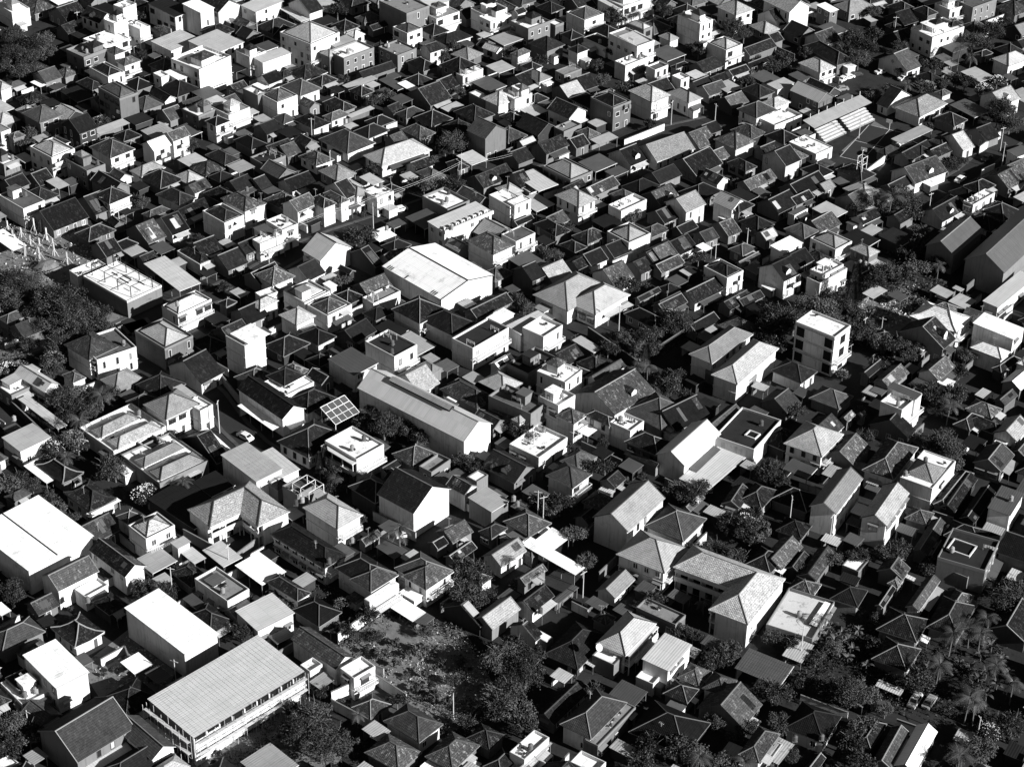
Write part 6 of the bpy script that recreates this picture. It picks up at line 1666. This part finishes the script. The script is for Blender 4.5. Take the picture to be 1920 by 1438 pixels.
# ---------------------------------------------------------------- small houses, sheds and shrubs in the remaining gaps
def overlaps(r):
    cx, cy, ux, uy, hu, hv = r
    for q in RECTS:
        dx, dy = q[0]-cx, q[1]-cy
        if dx*dx+dy*dy > (hu+hv+q[4]+q[5])**2: continue
        sep = False
        for ax, ay in ((ux,uy),(-uy,ux),(q[2],q[3]),(-q[3],q[2])):
            p = abs(dx*ax+dy*ay)
            ra = hu*abs(ux*ax+uy*ay)+hv*abs(-uy*ax+ux*ay); rb = q[4]*abs(q[2]*ax+q[3]*ay)+q[5]*abs(-q[3]*ax+q[2]*ay)
            if p > ra+rb: sep = True; break
        if not sep: return True
    return False
def fit_from(cx, cy, rz, u, v): return Vector((cx, cy, 0)), rz, u, v
_fit = fit
BASE = [(hh[4][1].x, hh[4][1].y, hh[4][2]) for hh in HOUSES]
NOBUILD = [[(395,985),(500,940),(505,1000),(440,1045)],[(620,1325),(700,1270),(765,1320),(720,1390)],[(630,1215),(720,1150),(870,1185),(930,1290),(850,1400),(700,1300)],[(150,1250),(240,1180),(330,1260),(290,1330),(200,1330)],[(-20,430),(130,400),(260,480),(240,610),(60,690),(-40,690)],[(330,1440),(520,1330),(700,1390),(720,1460)],[(1570,480),(1780,470),(1780,560),(1700,700),(1590,640)],[(1500,1120),(1680,1130),(1920,1200),(1920,1400),(1500,1290)],[(-20,30),(120,30),(130,150),(-20,150)],[(1090,640),(1180,600),(1290,590),(1290,640),(1200,700)],[(1560,130),(1720,130),(1720,180),(1560,190)],[(880,1180),(1030,1180),(1030,1380),(880,1380)],[(1430,560),(1590,540),(1590,640),(1440,640)],[(1570,60),(1680,60),(1680,120),(1570,120)]]
def inpoly(x, y, P):
    c_ = False
    for i in range(len(P)):
        a_, d_ = P[i], P[i-1]
        if (a_[1] > y) != (d_[1] > y) and x < (d_[0]-a_[0])*(y-a_[1])/(d_[1]-a_[1])+a_[0]: c_ = not c_
    return c_
rg = random.Random(11); nf = 0
cands = []
for py in range(-30, 1500, 9):
    for px in range(-40, 1970, 14): cands.append((px+rg.uniform(-7,7), py+rg.uniform(-4,4)))
for rnd, (su, sv) in enumerate((((7,10),(6,9)),((5,7.5),(4.5,7)),((3,4.5),(2.8,4.5)))):
    rg.shuffle(cands)
    for px, py in cands:
        if any(inpoly(px, py, P) for P in NOBUILD): continue
        g = at(px, py); rz = min(BASE, key=lambda q: (q[0]-g.x)**2+(q[1]-g.y)**2)[2]
        u, v = rg.uniform(*su), rg.uniform(*sv)
        if overlaps((g.x, g.y, math.cos(rz), math.sin(rz), u/2+(.5 if rnd < 2 else .3), v/2+(.5 if rnd < 2 else .3))): continue
        if rnd == 2 and rg.random() < .8: continue
        if rnd == 1 and rg.random() < .35: continue
        hh = rg.uniform(2.7, 3.1) if rnd < 2 else rg.uniform(2.2, 2.7)
        cx, cy = g.x, g.y
        fit = lambda L, F, R, z: (Vector((cx, cy, z)), rz, u, v)
        kind = rg.choice('hhhhvuss') if rnd < 2 else 's'
        roof = rg.choice('DDDDDMMMG' if kind != 's' else 'DMMGG')
        house(kind, hh, None, None, None, roof, rg.choice('gggddw'), [], None); nf += 1  # mostly darker wall tones, standing in for shade between close low houses
fit = _fit
print('fill', nf)
nw_ = 0
for px, py in cands:
    if any(inpoly(px, py, P) for P in NOBUILD): continue
    g = at(px, py); rz = min(BASE, key=lambda q: (q[0]-g.x)**2+(q[1]-g.y)**2)[2]+(math.pi/2 if rg.random() < .7 else 0); l = rg.uniform(4, 10)
    if overlaps((g.x, g.y, math.cos(rz), math.sin(rz), l/2, .35)): continue
    o = empty('boundary_wall', g, rz); hw = rg.uniform(1.8, 2.5); mw = rg.choice(('wall_w','wall_w','wall_g')); q = MB(); q.box(-l/2, l/2, -.09, .09, -.2, hw, mw); q.build('wall', o); q = MB(); q.box(-l/2-.05, l/2+.05, -.14, .14, hw, hw+.09, 'trim_grey'); q.build('coping', o)
    want(o, ('white' if mw == 'wall_w' else 'grey')+' boundary wall with flat coping', 'wall', 'boundary walls between the plots'); RECTS.append((g.x, g.y, math.cos(rz), math.sin(rz), l/2, .3)); nw_ += 1
    if nw_ > 110: break
print('walls', nw_)
# shrubs and pot plants in what is left, tanks and pots on flat roofs
ns = 0
rg.shuffle(cands)
for px, py in cands:
    g = at(px, py); r_ = rg.uniform(.8, 1.8)
    if overlaps((g.x, g.y, 1, 0, r_*.6, r_*.6)) or rg.random() < .5: continue
    tp = proj((g.x, g.y, 1.0)); tree(tp[0], tp[1], r_, 't'); RECTS.append((g.x, g.y, 1, 0, r_*.6, r_*.6)); ns += 1
    if ns > 170: break
print('shrubs', ns)
pb = MB(); pb.bar((0,0,0),(0,0,.45),.2,'tank_pale',8,.28); POT = pb.mesh('pot')
nk = 0
for root, c, rz, a, b_, h in FLATTOP:
    if a*b_ < 6: continue
    M3 = Matrix.Rotation(rz, 3, 'Z')
    for k in range(rg.choice((1,2,3,3,4)) if a*b_ < 40 else 6):
        p = Vector((c.x,c.y,0))+M3@Vector((rg.uniform(-a+.8,a-.8), rg.uniform(-b_+.8,b_-.8), 0)); p.z = h+.06
        t = rg.random()
        if t < .35:
            o = empty('water_tank', p, rg.random()*3); place('barrel', TANK, o); place('stand', TSTAND, o); want(o, 'drum water tank on flat roof', 'water tank', 'water tanks on the roofs')
        elif t < .75:
            o = empty('potted_plant', p, rg.random()*3); place('pot', POT, o); place('foliage', CROWN_SM[nk%3], o, (0,0,.35), 0, .22); nk += 1; want(o, 'potted plant on flat roof', 'potted plant', 'potted plants on the roofs')
        else:
            o = empty('laundry_rack', p, rz); q = MB(); q.bar((-1.3,0,0),(-1.3,0,1.6),.03,'frame_white'); q.bar((1.3,0,0),(1.3,0,1.6),.03,'frame_white'); q.bar((-1.3,0,1.6),(1.3,0,1.6),.02,'frame_white'); q.build('frame', o)
            for s in range(4):
                q = MB(); x = -1.1+s*.58; q.box(x,x+.45,-.015,.015,.7+rg.random()*.4,1.6,'cloth_white'); q.build('cloth', o)
            want(o, 'laundry rack on flat roof', 'laundry rack', 'laundry racks on the roofs')
# tanks and dishes the photo shows clearly
for px, py, z, kind in ((1122,1222,6,'d'),(165,1130,5,'t'),(1013,1150,4,'t'),(463,690-330,6,'t'),(1490,1390,5,'t'),(48,369,6.6,'t'),(333,575,8.3,'t'),(847,432,6.6,'t'),(910,265,6,'d'),(725,433,4.6,'t'),(575,258,0,'t'),(660,1018,6.2,'t'),(617,1057,5.8,'t'),(555,948,6.3,'t'),(567,943,6.3,'t'),(1540,1388,4,'t'),(273,1415,3,'t'),(1612,497,3,'t'),(1622,500,3,'t'),(27,790,3,'t'),(963,940,5.5,'t'),(970,950,5.5,'t'),(1697,893,7.4,'t'),(1863,860,4,'t'),(1895,940,6.2,'t'),(1180,205,7,'t')):
    z = z*.94 if z > 4.6 else z*.8
    p = at(px, py, z)
    if kind == 'd': o = place('satellite_dish', DISH, None, p, -.8, 1.1); want(o, 'big white satellite dish', 'satellite dish')
    else: o = empty('water_tank', p, 0); place('barrel', TANK, o, (0,0,0), 0, 1.0); place('stand', TSTAND, o); want(o, 'drum water tank', 'water tank', 'water tanks on the roofs')

# ---------------------------------------------------------------- labels
LM = [('white gable warehouse', 820, 510), ('long ribbed warehouse', 790, 780), ('scaffolded metal roof', 425, 1290), ('plain white box hall', 320, 1170), ('L shaped motel', 440, 960), ('bare concrete tower', 1540, 640), ('big factory hall', 1850, 470), ('sports court', 1640, 260), ('white canopy villa', 1760, 40), ('black tiled gable', 780, 930), ('striped gable house', 1180, 960), ('L shaped big house', 1300, 1080), ('ribbed terrace house', 1245, 1230), ('twin serrated gables', 1620, 960), ('tent roofed house', 1760, 600), ('steep roofed villa', 1370, 680), ('white slab box house', 665, 840), ('courtyard house', 270, 830), ('white industrial roof', 70, 1010), ('white slab roof house', 90, 1250), ('walled white bungalow', 770, 1370), ('square white tower', 460, 650), ('bare post slab', 230, 540), ('timber post plot', 70, 440), ('top left trees', 50, 90), ('pale slope roof house', 335, 500), ('white townhouse row', 630, 370), ('broad pale hipped roof', 730, 280), ('narrow blank sided block', 920, 265), ('dark steep modern block', 1150, 210), ('white cube house', 1365, 95), ('weathered balcony block', 1210, 85), ('ornate cream block', 585, 80), ('long white wall building', 680, 110), ('parapet roof block', 380, 120), ('pyramid roof lane house', 1180, 440), ('cross hipped tiled house', 1100, 560), ('long pale metal hall', 410, 75), ('overgrown empty plot', 780, 1260), ('lower right palms', 1830, 1240), ('barn like gable house', 1460, 300), ('grey pyramid roof house', 1565, 450), ('square white hipped house', 210, 285), ('stained flat slab', 1500, 1150), ('long gable up lane', 1290, 830), ('right edge terrace', 1820, 1030), ('white louvred house', 1690, 765), ('solar panel rack', 640, 775), ('narrow three storey house', 225, 180), ('top right big block', 1590, 15), ('leafy central tree', 960, 1240), ('main street bend', 560, 480), ('upper right road', 1830, 310), ('lower right lane', 1720, 1350), ('bottom left gable', 170, 1360), ('pale striped slab', 1340, 850), ('grove above tower', 1500, 580), ('centre rooftop rooms', 1050, 700), ('long low grey hall', 860, 430), ('blank white block', 960, 440), ('top centre blank block', 760, 20), ('upper left metal canopy', 200, 240), ('left edge grey shed', 50, 820)]
def direction(dx, dy):
    a = math.degrees(math.atan2(-dy, dx)) % 360
    return ['right of','upper right of','above','upper left of','left of','lower left of','below','lower right of'][int((a+22.5)//45) % 8]
ORD = ['nearest','second','third','fourth','fifth','sixth','seventh','eighth','ninth','tenth','eleventh','twelfth','thirteenth','fourteenth','fifteenth','sixteenth','seventeenth','eighteenth']
bpy.context.view_layer.update()
pend = {}
for o, noun, z in QUEUE:
    p = proj((o.location.x, o.location.y, max(z, o.location.z)))
    best = sorted(LM, key=lambda l: (l[1]-p[0])**2+(l[2]-p[1])**2)
    pend[o.name] = (o, noun, p, best)
level = 0; todo = list(pend.values()); seen = set()
groups = {}
for o, noun, p, best in todo:
    l = best[0]; d = math.hypot(p[0]-l[1], p[1]-l[2]); k = (noun, l[0], direction(p[0]-l[1], p[1]-l[2])); groups.setdefault(k, []).append((d, o))
for (noun, l, dr), lst in groups.items():
    lst.sort(key=lambda t: t[0])
    for i, (d, o) in enumerate(lst):
        if len(lst) == 1: o['label'] = '%s, %s the %s' % (noun, dr, l)
        else: o['label'] = '%s, %s %s the %s' % (noun, ORD[min(i, 17)], dr, l)
n_obj = len(bpy.data.objects); print('objects', n_obj, 'top', sum(1 for o in bpy.data.objects if o.parent is None))
